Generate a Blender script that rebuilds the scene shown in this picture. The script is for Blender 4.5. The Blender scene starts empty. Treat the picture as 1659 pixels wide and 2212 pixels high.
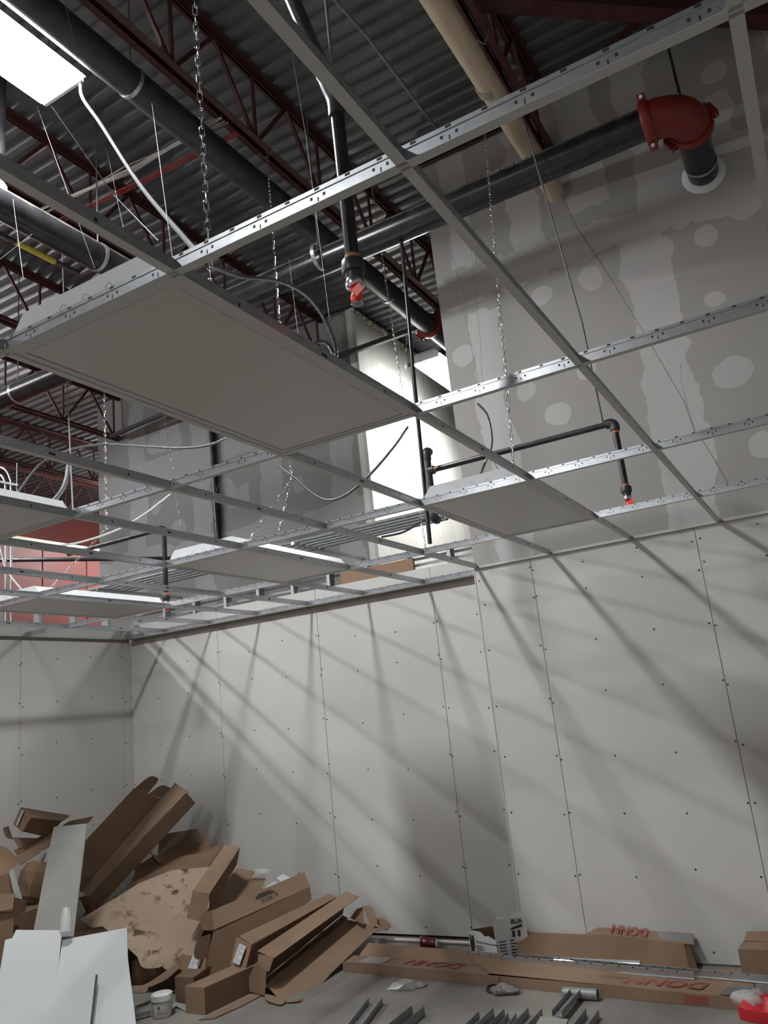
import bpy, math, random
from mathutils import Vector, Matrix
random.seed(7)
S = bpy.context.scene
COL = S.collection
# ------------------------------------------------------------------ camera
YAW, PITCH, ROLL, FPX = -0.49459, 0.24569, -0.10629, 1707.3
cam_d = bpy.data.cameras.new('camera'); cam = bpy.data.objects.new('camera', cam_d); COL.objects.link(cam)
cam_d.sensor_fit = 'HORIZONTAL'; cam_d.sensor_width = 36.0; cam_d.lens = 36.0 * FPX / 1659.0
cam_d.clip_start = 0.02; cam_d.clip_end = 200
_f = Vector((math.sin(YAW)*math.cos(PITCH), math.cos(YAW)*math.cos(PITCH), math.sin(PITCH)))
_r = Vector((math.cos(YAW), -math.sin(YAW), 0)); _u = _r.cross(_f)
_r2 = _r*math.cos(ROLL)+_u*math.sin(ROLL); _u2 = -_r*math.sin(ROLL)+_u*math.cos(ROLL)
cam.matrix_world = Matrix(((_r2.x,_u2.x,-_f.x,1.1485),(_r2.y,_u2.y,-_f.y,-1.23305),(_r2.z,_u2.z,-_f.z,1.79742),(0,0,0,1)))
S.camera = cam
# ------------------------------------------------------------------ world, exposure
W = bpy.data.worlds.new('world'); S.world = W; W.use_nodes = True
W.node_tree.nodes['Background'].inputs[0].default_value = (0.80, 0.82, 0.9, 1)
W.node_tree.nodes['Background'].inputs[1].default_value = 0.03
S.view_settings.view_transform = 'Standard'; S.view_settings.look = 'None'
S.view_settings.exposure = 0.52; S.view_settings.gamma = 1.0; S.view_settings.use_curve_mapping = False
LAMP = 120.0      # radiance of the fluorescent diffusers
F = 0.6096; G = 2.824
YR, YL, XE = 4.628, 4.93, -5.446
ZD = 6.95

# ------------------------------------------------------------------ materials
def newmat(name, col, rough=0.6, metal=0.0, spec=0.5):
    m = bpy.data.materials.new(name); m.use_nodes = True
    b = m.node_tree.nodes['Principled BSDF']
    b.inputs['Base Color'].default_value = (*col, 1); b.inputs['Roughness'].default_value = rough
    b.inputs['Metallic'].default_value = metal; b.inputs['Specular IOR Level'].default_value = spec
    return m
class NT:
    def __init__(s, m): s.t = m.node_tree; s.b = s.t.nodes['Principled BSDF']
    def n(s, typ, **kw):
        x = s.t.nodes.new(typ)
        for k, v in kw.items(): setattr(x, k, v)
        return x
    def l(s, a, b): s.t.links.new(a, b)
    def math(s, op, a, b=None, c=None):
        x = s.n('ShaderNodeMath', operation=op)
        for i, v in enumerate((a, b, c)):
            if v is None: continue
            if isinstance(v, (int, float)): x.inputs[i].default_value = v
            else: s.l(v, x.inputs[i])
        return x.outputs[0]
    def pos(s):
        g = s.n('ShaderNodeNewGeometry'); return g.outputs['Position']
    def noise(s, vec, scale, detail=3, rough=0.5):
        x = s.n('ShaderNodeTexNoise'); x.inputs['Scale'].default_value = scale
        x.inputs['Detail'].default_value = detail; x.inputs['Roughness'].default_value = rough
        if vec is not None: s.l(vec, x.inputs['Vector'])
        return x
    def ramp(s, fac, stops):
        x = s.n('ShaderNodeValToRGB'); s.l(fac, x.inputs[0]); e = x.color_ramp.elements
        while len(e) < len(stops): e.new(0.5)
        for i, (p, c) in enumerate(stops): e[i].position = p; e[i].color = (*c, 1)
        return x.outputs[0]
    def mix(s, fac, a, b):
        x = s.n('ShaderNodeMix', data_type='RGBA')
        if isinstance(fac, (int, float)): x.inputs[0].default_value = fac
        else: s.l(fac, x.inputs[0])
        for i, v in ((6, a), (7, b)):
            if isinstance(v, tuple): x.inputs[i].default_value = (*v, 1)
            else: s.l(v, x.inputs[i])
        return x.outputs[2]
    def bump(s, h, strength=0.3, dist=0.01):
        x = s.n('ShaderNodeBump'); x.inputs['Strength'].default_value = strength; x.inputs['Distance'].default_value = dist
        s.l(h, x.inputs['Height']); s.l(x.outputs[0], s.b.inputs['Normal'])
def mottled(name, c1, c2, scale, rough=0.6, metal=0.0, bump=0.0, detail=4, stretch=None, spec=0.5):
    m = newmat(name, c1, rough, metal, spec); t = NT(m)
    tc = t.n('ShaderNodeTexCoord'); v = tc.outputs['Object']
    if stretch:
        mp = t.n('ShaderNodeMapping'); mp.inputs['Scale'].default_value = stretch; t.l(v, mp.inputs[0]); v = mp.outputs[0]
    nz = t.noise(v, scale, detail)
    t.l(t.ramp(nz.outputs[0], [(0.3, c1), (0.7, c2)]), t.b.inputs['Base Color'])
    if bump: t.bump(nz.outputs[0], bump, 0.004)
    return m
M = {}
M['galv'] = mottled('galvanized_steel', (0.47,0.49,0.51), (0.57,0.59,0.61), 45, 0.30, 0.85, 0.0)
M['studsteel'] = mottled('stud_steel', (0.46,0.48,0.49), (0.54,0.56,0.57), 20, 0.4, 0.4)
M['darksteel'] = newmat('dark_steel', (0.02,0.017,0.017), 0.5)
M['galv_dull'] = mottled('dull_galvanized', (0.20,0.215,0.215), (0.30,0.315,0.31), 25, 0.5, 0.35)
M['white'] = newmat('white_enamel', (0.50,0.495,0.47), 0.45)
M['housing'] = newmat('troffer_white', (0.66,0.67,0.68), 0.4)
M['board'] = mottled('white_wallboard', (0.55,0.535,0.51), (0.585,0.57,0.545), 1.2, 0.6, spec=0.3)
M['screw'] = newmat('black_screw', (0.02,0.02,0.02), 0.5)
M['seam'] = newmat('joint_shadow', (0.10,0.095,0.09), 0.9)
M['lens'] = mottled('acrylic_lens', (0.50,0.49,0.46), (0.53,0.52,0.49), 90, 0.35)
_t = NT(M['lens']); _w = _t.n('ShaderNodeTexWave'); _w.inputs['Scale'].default_value = 60; _w.inputs['Distortion'].default_value = 1.5
_t.l(_t.n('ShaderNodeTexCoord').outputs['Object'], _w.inputs['Vector']); _t.bump(_w.outputs['Fac'], 0.06, 0.002)
M['redsteel'] = mottled('red_oxide_steel', (0.052,0.014,0.013), (0.088,0.025,0.022), 6, 0.6)
M['deck'] = mottled('roof_deck', (0.115,0.118,0.12), (0.165,0.168,0.17), 3, 0.42, 0.3, stretch=(0.15,3,1))
M['blackpipe'] = mottled('black_pipe', (0.010,0.010,0.011), (0.026,0.026,0.028), 7, 0.27)
for _nm in ('blackpipe',):      # dust settled on the upper side of the pipes
    _t = NT(M[_nm]); _g = _t.n('ShaderNodeNewGeometry'); _s = _t.n('ShaderNodeSeparateXYZ'); _t.l(_g.outputs['Normal'], _s.inputs[0])
    _nz = _t.noise(_t.n('ShaderNodeTexCoord').outputs['Object'], 14, 5)
    _k = _t.ramp(_t.math('ADD', _s.outputs[2], _t.math('MULTIPLY', _nz.outputs[0], 0.5)), [(0.62,(0,0,0)),(0.95,(0.85,0.85,0.85))])
    _src = _t.b.inputs['Base Color'].links[0].from_socket
    _t.l(_t.mix(_k, _src, (0.17,0.15,0.125)), _t.b.inputs['Base Color'])
    _t.l(_t.math('MULTIPLY_ADD', _k, 0.5, 0.27), _t.b.inputs['Roughness'])
M['blackpipe2'] = mottled('black_pipe_dusty', (0.022,0.023,0.026), (0.045,0.046,0.05), 9, 0.4)
M['redfit'] = mottled('red_fitting', (0.17,0.012,0.009), (0.21,0.018,0.013), 12, 0.42)
M['orange'] = newmat('orange_plastic', (0.85,0.045,0.02), 0.35)
M['copperband'] = newmat('sealant_band', (0.45,0.16,0.10), 0.6)
M['beige'] = mottled('beige_pipe', (0.50,0.40,0.28), (0.56,0.45,0.32), 5, 0.5)
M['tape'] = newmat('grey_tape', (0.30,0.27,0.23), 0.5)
M['greytape'] = newmat('dark_grey_tape', (0.10,0.10,0.10), 0.4)
M['chrome'] = newmat('bright_steel', (0.7,0.7,0.72), 0.22, 1.0)
M['wire'] = newmat('wire_steel', (0.15,0.15,0.155), 0.6, 0.5)
M['flex'] = mottled('flex_conduit', (0.12,0.123,0.126), (0.20,0.203,0.206), 60, 0.4, 0.8)
M['flex_dark'] = mottled('flex_conduit_dark', (0.05,0.05,0.052), (0.085,0.085,0.088), 60, 0.7, 0.0, spec=0.15)
M['concrete'] = mottled('concrete', (0.165,0.150,0.130), (0.25,0.233,0.208), 2.2, 0.75, 0, 0.12, 8)
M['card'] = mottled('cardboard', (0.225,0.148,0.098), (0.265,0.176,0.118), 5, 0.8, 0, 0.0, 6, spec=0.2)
M['card_dark'] = mottled('cardboard_shaded', (0.165,0.104,0.066), (0.195,0.124,0.079), 5, 0.85, spec=0.2)  # same cardboard with shade put into the colour: sides, insides, buried cartons
M['card_dirty'] = newmat('cardboard_dirty', (0.5,0.37,0.26), 0.85, spec=0.2)
_t = NT(M['card_dirty']); _tc = _t.n('ShaderNodeTexCoord').outputs['Object']
_a = _t.noise(_tc, 9, 5, 0.6); _b = _t.noise(_tc, 2.2, 3)
_k = _t.math('MULTIPLY', _t.ramp(_a.outputs[0], [(0.52,(0,0,0)),(0.62,(1,1,1))]), _t.ramp(_b.outputs[0], [(0.45,(0,0,0)),(0.6,(1,1,1))]))
_t.l(_t.mix(_k, _t.ramp(_b.outputs[0], [(0.3,(0.30,0.215,0.155)),(0.7,(0.37,0.285,0.215))]), (0.085,0.05,0.032)), _t.b.inputs['Base Color'])
M['paper'] = newmat('paper_label', (0.62,0.62,0.62), 0.6)
M['ink'] = newmat('black_ink', (0.03,0.025,0.022), 0.7)
M['greyink'] = newmat('grey_ink', (0.25,0.25,0.26), 0.7)
M['redink'] = newmat('red_ink', (0.27,0.065,0.05), 0.7)
M['drywhite'] = mottled('drywall_paper', (0.46,0.475,0.48), (0.50,0.51,0.51), 2, 0.7, spec=0.2)
M['drygrey'] = mottled('drywall_back', (0.27,0.265,0.245), (0.31,0.305,0.285), 4, 0.8, spec=0.2)
M['pail'] = mottled('pail_plastic', (0.55,0.55,0.53), (0.72,0.72,0.72), 9, 0.45)
M['mud'] = newmat('joint_compound', (0.74,0.75,0.77), 0.7)
M['redpaint'] = mottled('red_panel', (0.165,0.036,0.028), (0.19,0.043,0.034), 1.5, 0.5)
M['cream'] = newmat('cream_paint', (0.72,0.68,0.50), 0.5)
M['plastic'] = newmat('clear_plastic', (0.6,0.6,0.58), 0.25); M['plastic'].node_tree.nodes['Principled BSDF'].inputs['Alpha'].default_value = 0.55
M['redbag'] = newmat('red_plastic', (0.50,0.02,0.03), 0.35)
M['cup'] = newmat('cup_red', (0.16,0.008,0.012), 0.45)
M['cupwhite'] = newmat('cup_white', (0.72,0.68,0.64), 0.6)
M['black'] = newmat('black_rubber', (0.012,0.012,0.012), 0.6)
M['glove'] = mottled('glove_knit', (0.10,0.10,0.095), (0.32,0.30,0.27), 60, 0.9)
M['yellow'] = newmat('yellow_tape', (0.55,0.45,0.05), 0.6)
M['redwire'] = newmat('red_cable', (0.42,0.05,0.05), 0.5)
M['whitewire'] = newmat('white_cable', (0.62,0.60,0.58), 0.5)
M['brownpanel'] = newmat('brown_board', (0.28,0.17,0.11), 0.8)
M['lamp'] = bpy.data.materials.new('lit_diffuser'); M['lamp'].use_nodes = True
_t = M['lamp'].node_tree; _t.nodes.clear(); _e = _t.nodes.new('ShaderNodeEmission'); _o = _t.nodes.new('ShaderNodeOutputMaterial')
_e.inputs[0].default_value = (0.965, 0.985, 1.0, 1); _e.inputs[1].default_value = LAMP; _t.links.new(_e.outputs[0], _o.inputs[0])

def mudwall(name, axis, bands, spots, base=(0.36,0.345,0.325), mud=(0.50,0.485,0.47), density=0.36):
    """gypsum board with joint compound on the seams and over the screw heads"""
    m = newmat(name, base, 0.75, spec=0.25); t = NT(m)
    sp = t.n('ShaderNodeSeparateXYZ'); p = t.pos(); t.l(p, sp.inputs[0])
    h0 = sp.outputs[axis]; z0 = sp.outputs[2]
    n1 = t.noise(p, 2.3, 4, 0.6); n2 = t.noise(p, 2.1, 4, 0.6)
    mp = t.n('ShaderNodeMapping'); mp.inputs['Location'].default_value = (31, 17, 9); t.l(p, mp.inputs[0]); t.l(mp.outputs[0], n2.inputs['Vector'])
    h = t.math('MULTIPLY_ADD', t.math('SUBTRACT', n1.outputs[0], 0.5), 0.32, h0)
    z = t.math('MULTIPLY_ADD', t.math('SUBTRACT', n2.outputs[0], 0.5), 0.42, z0)
    acc = None
    for c0, c1, z0_, z1_ in bands:
        a = t.math('MULTIPLY', t.math('COMPARE', h, (c0+c1)/2, (c1-c0)/2), t.math('COMPARE', z, (z0_+z1_)/2, (z1_-z0_)/2))
        acc = a if acc is None else t.math('MAXIMUM', acc, a)
    hs = t.math('MULTIPLY_ADD', t.math('SUBTRACT', n2.outputs[0], 0.5), 0.16, h0); zs = t.math('MULTIPLY_ADD', t.math('SUBTRACT', n1.outputs[0], 0.5), 0.16, z0)
    for c, zz, r in spots:
        d = t.math('ADD', t.math('POWER', t.math('SUBTRACT', hs, c), 2.0), t.math('POWER', t.math('SUBTRACT', zs, zz), 2.0))
        acc = t.math('MAXIMUM', acc, t.math('LESS_THAN', d, r*r*0.45))
    n3 = t.noise(p, 1.1, 3)
    k = t.math('MULTIPLY', acc, t.math('MULTIPLY_ADD', n3.outputs[0], 0.5, 0.62))
    t.l(t.mix(k, base, mud), t.b.inputs['Base Color'])
    return m

# ------------------------------------------------------------------ mesh helpers
WL = {}
def base_of(parent): return WL.get(parent.name, Vector((0,0,0))) if parent else Vector((0,0,0))
class MB:
    def __init__(s): s.v = []; s.f = []; s.m = []; s.mi = 0
    def add(s, vs, fs):
        o = len(s.v); s.v += [Vector(x) for x in vs]; s.f += [tuple(i+o for i in f) for f in fs]; s.m += [s.mi]*len(fs); return s
    def box(s, a, b):
        x0,y0,z0 = a; x1,y1,z1 = b
        return s.add([(x0,y0,z0),(x1,y0,z0),(x1,y1,z0),(x0,y1,z0),(x0,y0,z1),(x1,y0,z1),(x1,y1,z1),(x0,y1,z1)],
            [(0,3,2,1),(4,5,6,7),(0,1,5,4),(1,2,6,5),(2,3,7,6),(3,0,4,7)])
    def bar(s, a, b, w, h, up=(0,0,1)):
        a = Vector(a); b = Vector(b); d = (b-a).normalized(); u = Vector(up)
        if abs(d.dot(u)) > 0.97: u = Vector((1,0,0))
        r = d.cross(u).normalized(); u = r.cross(d)
        o = [r*w/2*i+u*h/2*j for i, j in ((-1,-1),(1,-1),(1,1),(-1,1))]
        return s.add([a+x for x in o]+[b+x for x in o], [(0,3,2,1),(4,5,6,7),(0,1,5,4),(1,2,6,5),(2,3,7,6),(3,0,4,7)])
    def sheet(s, pts, t=0.004):
        P = [Vector(p) for p in pts]; n = Vector((0,0,0))
        for i in range(len(P)): n += (P[i]-P[0]).cross(P[(i+1) % len(P)]-P[0])
        n = n.normalized(); k = len(P); c = sum(P, Vector((0,0,0)))/k
        P = [p-n*(p-c).dot(n) for p in P]; n = n*t/2
        return s.add([p+n for p in P]+[p-n for p in P],
            [tuple(range(k)), tuple(range(2*k-1, k-1, -1))]+[(i, i+k, (i+1) % k+k, (i+1) % k) for i in range(k)])
    def prism(s, pts, vec):
        P = [Vector(p) for p in pts]; k = len(P); q = Vector(vec)
        return s.add(P+[p+q for p in P], [tuple(range(k-1,-1,-1)), tuple(range(k, 2*k))]+[(i,(i+1) % k,(i+1) % k+k,i+k) for i in range(k)])
    def tube(s, pts, r, n=10, caps=True, closed=False):
        P = [Vector(p) for p in pts]; k = len(P); R = r if isinstance(r, (list, tuple)) else [r]*k
        T = []
        for i in range(k):
            if closed: d = P[(i+1) % k]-P[i-1]
            else: d = P[min(i+1,k-1)]-P[max(i-1,0)]
            T.append(d.normalized())
        u = T[0].orthogonal().normalized(); rings = []; vs = []
        for i in range(k):
            u = (u-T[i]*u.dot(T[i])).normalized(); w = T[i].cross(u)
            vs += [P[i]+(u*math.cos(2*math.pi*j/n)+w*math.sin(2*math.pi*j/n))*R[i] for j in range(n)]
        fs = []
        for i in range(k if closed else k-1):
            a = i*n; b = ((i+1) % k)*n
            fs += [(a+j, a+(j+1) % n, b+(j+1) % n, b+j) for j in range(n)]
        if caps and not closed: fs += [tuple(range(n-1,-1,-1)), tuple(range((k-1)*n, k*n))]
        return s.add(vs, fs)
    def lathe(s, origin, axis, prof, n=20):
        o = Vector(origin); ax = Vector(axis).normalized()
        return s.tube([o+ax*h for h, r in prof], [max(r,1e-4) for h, r in prof], n) if all(prof[i+1][0] > prof[i][0] for i in range(len(prof)-1)) else s._lathe(o, ax, prof, n)
    def _lathe(s, o, ax, prof, n):
        u = ax.orthogonal().normalized(); w = ax.cross(u); vs = []; fs = []
        for h, r in prof: vs += [o+ax*h+(u*math.cos(2*math.pi*j/n)+w*math.sin(2*math.pi*j/n))*max(r,1e-4) for j in range(n)]
        for i in range(len(prof)-1):
            a = i*n; b = a+n; fs += [(a+j, a+(j+1) % n, b+(j+1) % n, b+j) for j in range(n)]
        return s.add(vs, fs)
    def build(s, name, mats, parent=None, smooth=False, kind=None, label=None, cat=None, group=None, bevel=0):
        if isinstance(mats, str): mats = [mats]
        me = bpy.data.meshes.new(name); b = base_of(parent)
        me.from_pydata([tuple(v-b) for v in s.v], [], s.f)
        for x in mats: me.materials.append(M[x])
        if len(mats) > 1: me.polygons.foreach_set('material_index', s.m)
        if smooth: me.polygons.foreach_set('use_smooth', [True]*len(me.polygons)); me.set_sharp_from_angle(angle=math.radians(40))
        me.update(); o = bpy.data.objects.new(name, me); COL.objects.link(o)
        if parent: o.parent = parent
        WL[o.name] = b.copy()
        if kind: o['kind'] = kind
        if label: o['label'] = label
        if cat: o['category'] = cat
        if group: o['group'] = group
        if bevel:
            bv = o.modifiers.new('bevel', 'BEVEL'); bv.width = bevel; bv.segments = 2; bv.limit_method = 'ANGLE'
        return o
def thing(name, label, cat, loc=(0,0,0), group=None):
    e = bpy.data.objects.new(name, None); COL.objects.link(e); e.location = loc; e.empty_display_size = 0.1
    e['label'] = label; e['category'] = cat
    if group: e['group'] = group
    WL[e.name] = Vector(loc); return e
def link_copy(src, parent, mat=None, name=None):
    c = src.copy(); COL.objects.link(c); c.parent = parent
    if mat is not None: c.matrix_local = mat
    return c
def catmull(P, n=8):
    P = [Vector(p) for p in P]; Q = [P[0]*2-P[1]]+P+[P[-1]*2-P[-2]]; out = []
    for i in range(1, len(Q)-2):
        for j in range(n):
            t = j/n; a,b,c,d = Q[i-1:i+3]
            out.append(0.5*((2*b)+(c-a)*t+(2*a-5*b+4*c-d)*t*t+(3*b-a-3*c+d)*t**3))
    return out+[P[-1]]
def text(body, o, xd, yd, h, mat, parent, name='print', off=0.0015, shear=0.0, bold=0.0, xs=1.0):
    """flat printed lettering: o = lower left corner, xd / yd = reading direction and up direction"""
    cu = bpy.data.curves.new(name, 'FONT'); cu.body = body; cu.size = 1.0; cu.shear = shear; cu.offset = bold; cu.resolution_u = 3
    tmp = bpy.data.objects.new('tmp_text', cu); COL.objects.link(tmp)
    me = bpy.data.meshes.new_from_object(tmp.evaluated_get(bpy.context.evaluated_depsgraph_get()))
    bpy.data.objects.remove(tmp); bpy.data.curves.remove(cu)
    xd = Vector(xd).normalized(); yd = Vector(yd); yd = (yd-xd*yd.dot(xd)).normalized(); n = xd.cross(yd); b = base_of(parent); oo = Vector(o)
    for v in me.vertices: v.co = oo-b+xd*v.co.x*xs*h/0.7+yd*v.co.y*h/0.7+n*off
    me.materials.clear(); me.materials.append(M[mat]); me.name = name
    ob = bpy.data.objects.new(name, me); COL.objects.link(ob); ob.parent = parent; WL[ob.name] = b.copy(); return ob

# ------------------------------------------------------------------ setting: floor, walls, deck
MB().box((-14,-10,-0.15), (4.5,13,0)).build('floor', 'concrete', kind='structure')
M['mudR'] = mudwall('taped_board_right', 0,
    [(0.30,0.66,2.7,5.35),(-1.3,1.5,5.12,5.42),(0.52,0.78,5.3,7.1),(0.02,0.34,5.6,7.1),(-1.02,-0.75,2.7,5.0),(-0.50,-0.22,5.4,7.1),(-1.08,-0.85,5.5,7.1),(1.62,1.95,2.7,7.1),(1.0,1.3,5.5,6.1),(0.75,1.45,5.05,5.75)],
    [(-0.35,4.93,.13),(0.04,4.95,.14),(0.92,4.96,.13),(0.9,3.88,.19),(-0.375,3.91,.15),(-1.09,4.64,.15),(1.25,6.28,.15),(1.22,5.14,.2),(-0.62,4.2,.12),(1.0,3.3,.14),(0.05,5.15,.1),(-0.1,4.2,.12),(0.9,4.45,.1),(1.45,4.5,.14)])
wr = MB().box((-1.25,YR+0.013,0), (4.5,YR+0.29,ZD)).build('wall_right', 'mudR', kind='structure')
# uneven compound ridge where the board meets the deck
mb = MB(); x = -1.25; pts = []
while x < 1.8:
    pts.append((x, ZD-0.06-random.random()*0.07)); x += random.uniform(0.03, 0.12)
for (xa, za), (xb, zb) in zip(pts, pts[1:]): mb.add([(xa,YR+0.003,za),(xb,YR+0.003,zb),(xb,YR+0.003,ZD),(xa,YR+0.003,ZD),(xa,YR+0.02,za),(xb,YR+0.02,zb),(xb,YR+0.02,ZD),(xa,YR+0.02,ZD)], [(0,3,2,1),(0,1,5,4),(2,3,7,6),(0,4,7,3),(1,2,6,5)])
mb.build('deck_caulk', 'deck', wr)
def sheets_y(parent, xs, y, z0, z1):
    for a, b in zip(xs, xs[1:]):
        MB().box((a+0.0022, y, z0), (b-0.0022, y+0.0125, z1)).build('drywall_sheet', 'board', parent)
sheets_y(wr, [-1.25,-0.7755,0.4437,1.663,2.882,4.5], YR, 0.012, G+0.01)
MB().box((-1.256,YR-0.004,0.0), (-1.246,YR+0.3,G+0.02)).build('corner_bead', 'white', wr)
wl = MB().box((XE,YL+0.118,0), (-1.25,YL+0.128,2.9)).build('wall_back', 'board', kind='structure')
sheets_y(wl, [XE,-4.221,-3.004,-1.788,-1.252], YL, 0.022, 2.752)
sheets_y(wl, [XE,-4.221,-3.004,-1.788,-1.252], YL, 2.832, 2.972)
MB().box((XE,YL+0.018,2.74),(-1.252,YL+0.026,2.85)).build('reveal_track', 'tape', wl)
we = MB().box((XE-0.112,-10,0), (XE-0.10,YL+0.1,2.9)).build('wall_left', 'board', kind='structure')
ys = [YL,4.82,3.602,2.383,1.164,-0.055,-1.274,-2.5,-6.0,-10]
for b, a in zip(ys, ys[1:]):
    MB().box((XE-0.0125,a+0.0022,0.012), (XE,b-0.0022,2.79)).build('drywall_sheet', 'board', we)
for b, a in zip(ys, ys[1:]): MB().box((XE-0.0125,a+0.0022,2.826), (XE,b-0.0022,2.945)).build('drywall_sheet', 'board', we)
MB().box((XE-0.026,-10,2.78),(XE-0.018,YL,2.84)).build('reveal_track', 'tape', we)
def screws(parent, pts, ax):
    mb = MB()
    for p in pts:
        p = Vector(p); n = Vector((0,-1,0)) if ax == 'y' else Vector((1,0,0))
        mb.tube([p+n*0.0005, p+n*0.002], 0.0068, 7)
    mb.build('screw_heads', 'screw', parent, kind='stuff')
sc = []
for i, x in enumerate([-1.21,-0.795,-0.756,-0.37,0.04,0.424,0.463,0.85,1.25]):
    for j, z in enumerate([0.1,0.55,0.95,1.35,1.75,2.15,2.55,2.74]):
        sc.append((x+random.uniform(-.012,.012), YR, z+random.uniform(-.03,.03)))
screws(wr, sc, 'y')
sc = []
for i, x in enumerate([-5.41,-5.05,-4.64,-4.236,-4.206,-3.82,-3.41,-3.02,-2.988,-2.6,-2.2,-1.805,-1.77,-1.4]):
    for j, z in enumerate([0.1,0.5,0.95,1.35,1.75,2.2,2.5]):
        sc.append((x+random.uniform(-.012,.012), YL, z+random.uniform(-.05,.05)))
screws(wl, sc, 'y')
sc = []
for y in [4.86,4.81,4.4,4.0,3.62,3.585,3.2,2.8]:
    for z in [0.6,1.0,1.35,1.8,2.2,2.6]: sc.append((XE, y+random.uniform(-.012,.012), z+random.uniform(-.05,.05)))
screws(we, sc, 'x')
# exposed studs and channels above the low partitions
def stud(mb, x, y, ax, z0, z1):
    w, d = 0.035, 0.09
    if ax == 'y':   # wall runs along x
        mb.box((x,y,z0),(x+0.001,y+d,z1)); mb.box((x,y,z0),(x+w,y+0.001,z1)); mb.box((x,y+d,z0),(x+w,y+d+0.001,z1))
    else:
        mb.box((x-d,y,z0),(x,y+0.001,z1)); mb.box((x-0.001,y,z0),(x,y+w,z1)); mb.box((x-d,y,z0),(x-d+0.001,y+w,z1))
for k in range(11):
    x = -1.62-0.42*k
    if x < XE+0.05: break
    mb = MB(); stud(mb, x, YL+0.027, 'y', 2.75, 3.145); mb.build('stud', 'studsteel', wl)
MB().box((XE,YL+0.012,3.145),(-1.26,YL+0.105,3.147)).box((XE,YL+0.0115,3.12),(-1.26,YL+0.0125,3.147)).box((XE,YL+0.104,3.12),(-1.26,YL+0.105,3.147)).build('top_track', 'studsteel', wl)
for z in (2.955, 3.02, 3.075):
    MB().box((XE,YL+0.120,z),(-1.26,YL+0.134,z+0.022)).build('furring_channel', 'studsteel', wl)
for k in range(7):
    y = 4.66-0.42*k; mb = MB(); stud(mb, XE-0.027, y, 'x', 2.75, 3.10); mb.build('stud', 'studsteel', we)
MB().box((XE-0.105,-2,3.10),(XE-0.012,YL+0.1,3.102)).build('top_track', 'galv', we)
# taller walls seen above the grid
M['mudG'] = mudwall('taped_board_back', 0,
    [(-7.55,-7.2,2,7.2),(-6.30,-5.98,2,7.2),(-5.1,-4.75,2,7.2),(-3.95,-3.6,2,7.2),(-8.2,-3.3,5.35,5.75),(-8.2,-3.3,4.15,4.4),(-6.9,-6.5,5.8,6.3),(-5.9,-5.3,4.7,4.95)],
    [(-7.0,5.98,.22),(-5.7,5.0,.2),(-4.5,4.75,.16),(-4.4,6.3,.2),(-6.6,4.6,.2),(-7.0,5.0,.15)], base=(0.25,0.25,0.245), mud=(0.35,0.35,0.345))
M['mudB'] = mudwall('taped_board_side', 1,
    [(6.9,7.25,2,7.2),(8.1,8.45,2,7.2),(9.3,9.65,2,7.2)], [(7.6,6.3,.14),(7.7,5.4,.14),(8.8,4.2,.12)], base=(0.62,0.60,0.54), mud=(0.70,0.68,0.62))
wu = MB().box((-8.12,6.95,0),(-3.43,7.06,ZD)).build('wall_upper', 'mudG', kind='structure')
ws = MB().box((-3.52,6.945,0),(-3.40,13,ZD-0.02)).build('wall_side', 'mudB', kind='structure')
MB().box((-3.44,6.938,0),(-3.392,6.946,ZD-0.05)).build('corner_bead', 'white', ws)
mb = MB()
for k in range(90):
    y = 7.0+k*0.035+random.uniform(-.01,.01); r = random.uniform(0.012,0.04)
    mb.lathe((-3.40+random.uniform(-.01,.015),y,ZD-0.06-random.random()*0.05),(random.uniform(-.4,.4),random.uniform(-.4,.4),1),[(-r,0.2*r),(-0.4*r,r),(0.4*r,0.9*r),(r,0.2*r)],6)
mb.build('foam_bead', 'cream', ws, kind='stuff')
M['mudF'] = M['mudB']
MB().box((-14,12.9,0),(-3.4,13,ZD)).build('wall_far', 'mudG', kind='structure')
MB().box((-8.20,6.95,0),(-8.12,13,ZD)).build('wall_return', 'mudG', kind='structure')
wfl = MB().box((-13.2,-10,0),(-13.05,13,ZD)).build('wall_far_left', 'redpaint', kind='structure')
MB().box((-13.5,-10.1,0),(4.5,-10,ZD)).build('wall_front', 'board', kind='structure')
MB().box((4.5,-10,0),(4.6,YR+0.3,ZD)).build('wall_far_right', 'board', kind='structure')
# red panels of the far room
for k in range(10):
    y = 3.2+k*0.98
    MB().box((-11.06,y+0.012,0),(-11.0,y+0.968,5.27)).build('red_panel', 'redpaint', wfl)
MB().box((-11.10,3.0,5.29),(-10.95,13,5.45)).build('cream_beam', 'cream', wfl)
# corrugated deck, flutes along x
mb = MB(); prof = []; y = -10.0; pitch = 0.152; D = 0.038
while y < 13:
    prof += [(y,ZD),(y+0.055,ZD),(y+0.077,ZD+D),(y+0.13,ZD+D)]; y += pitch
prof.append((y,ZD)); vs = []; fs = []
for yy, zz in prof: vs += [(-14,yy,zz),(4.6,yy,zz)]
for i in range(len(prof)-1): fs.append((2*i,2*i+1,2*i+3,2*i+2))
mb.add(vs, fs); dk = mb.build('ceiling', 'deck', kind='structure')
MB().box((-14,-10,ZD+0.05),(4.6,13,ZD+0.07)).build('roof_board', 'deck', dk)
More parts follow.
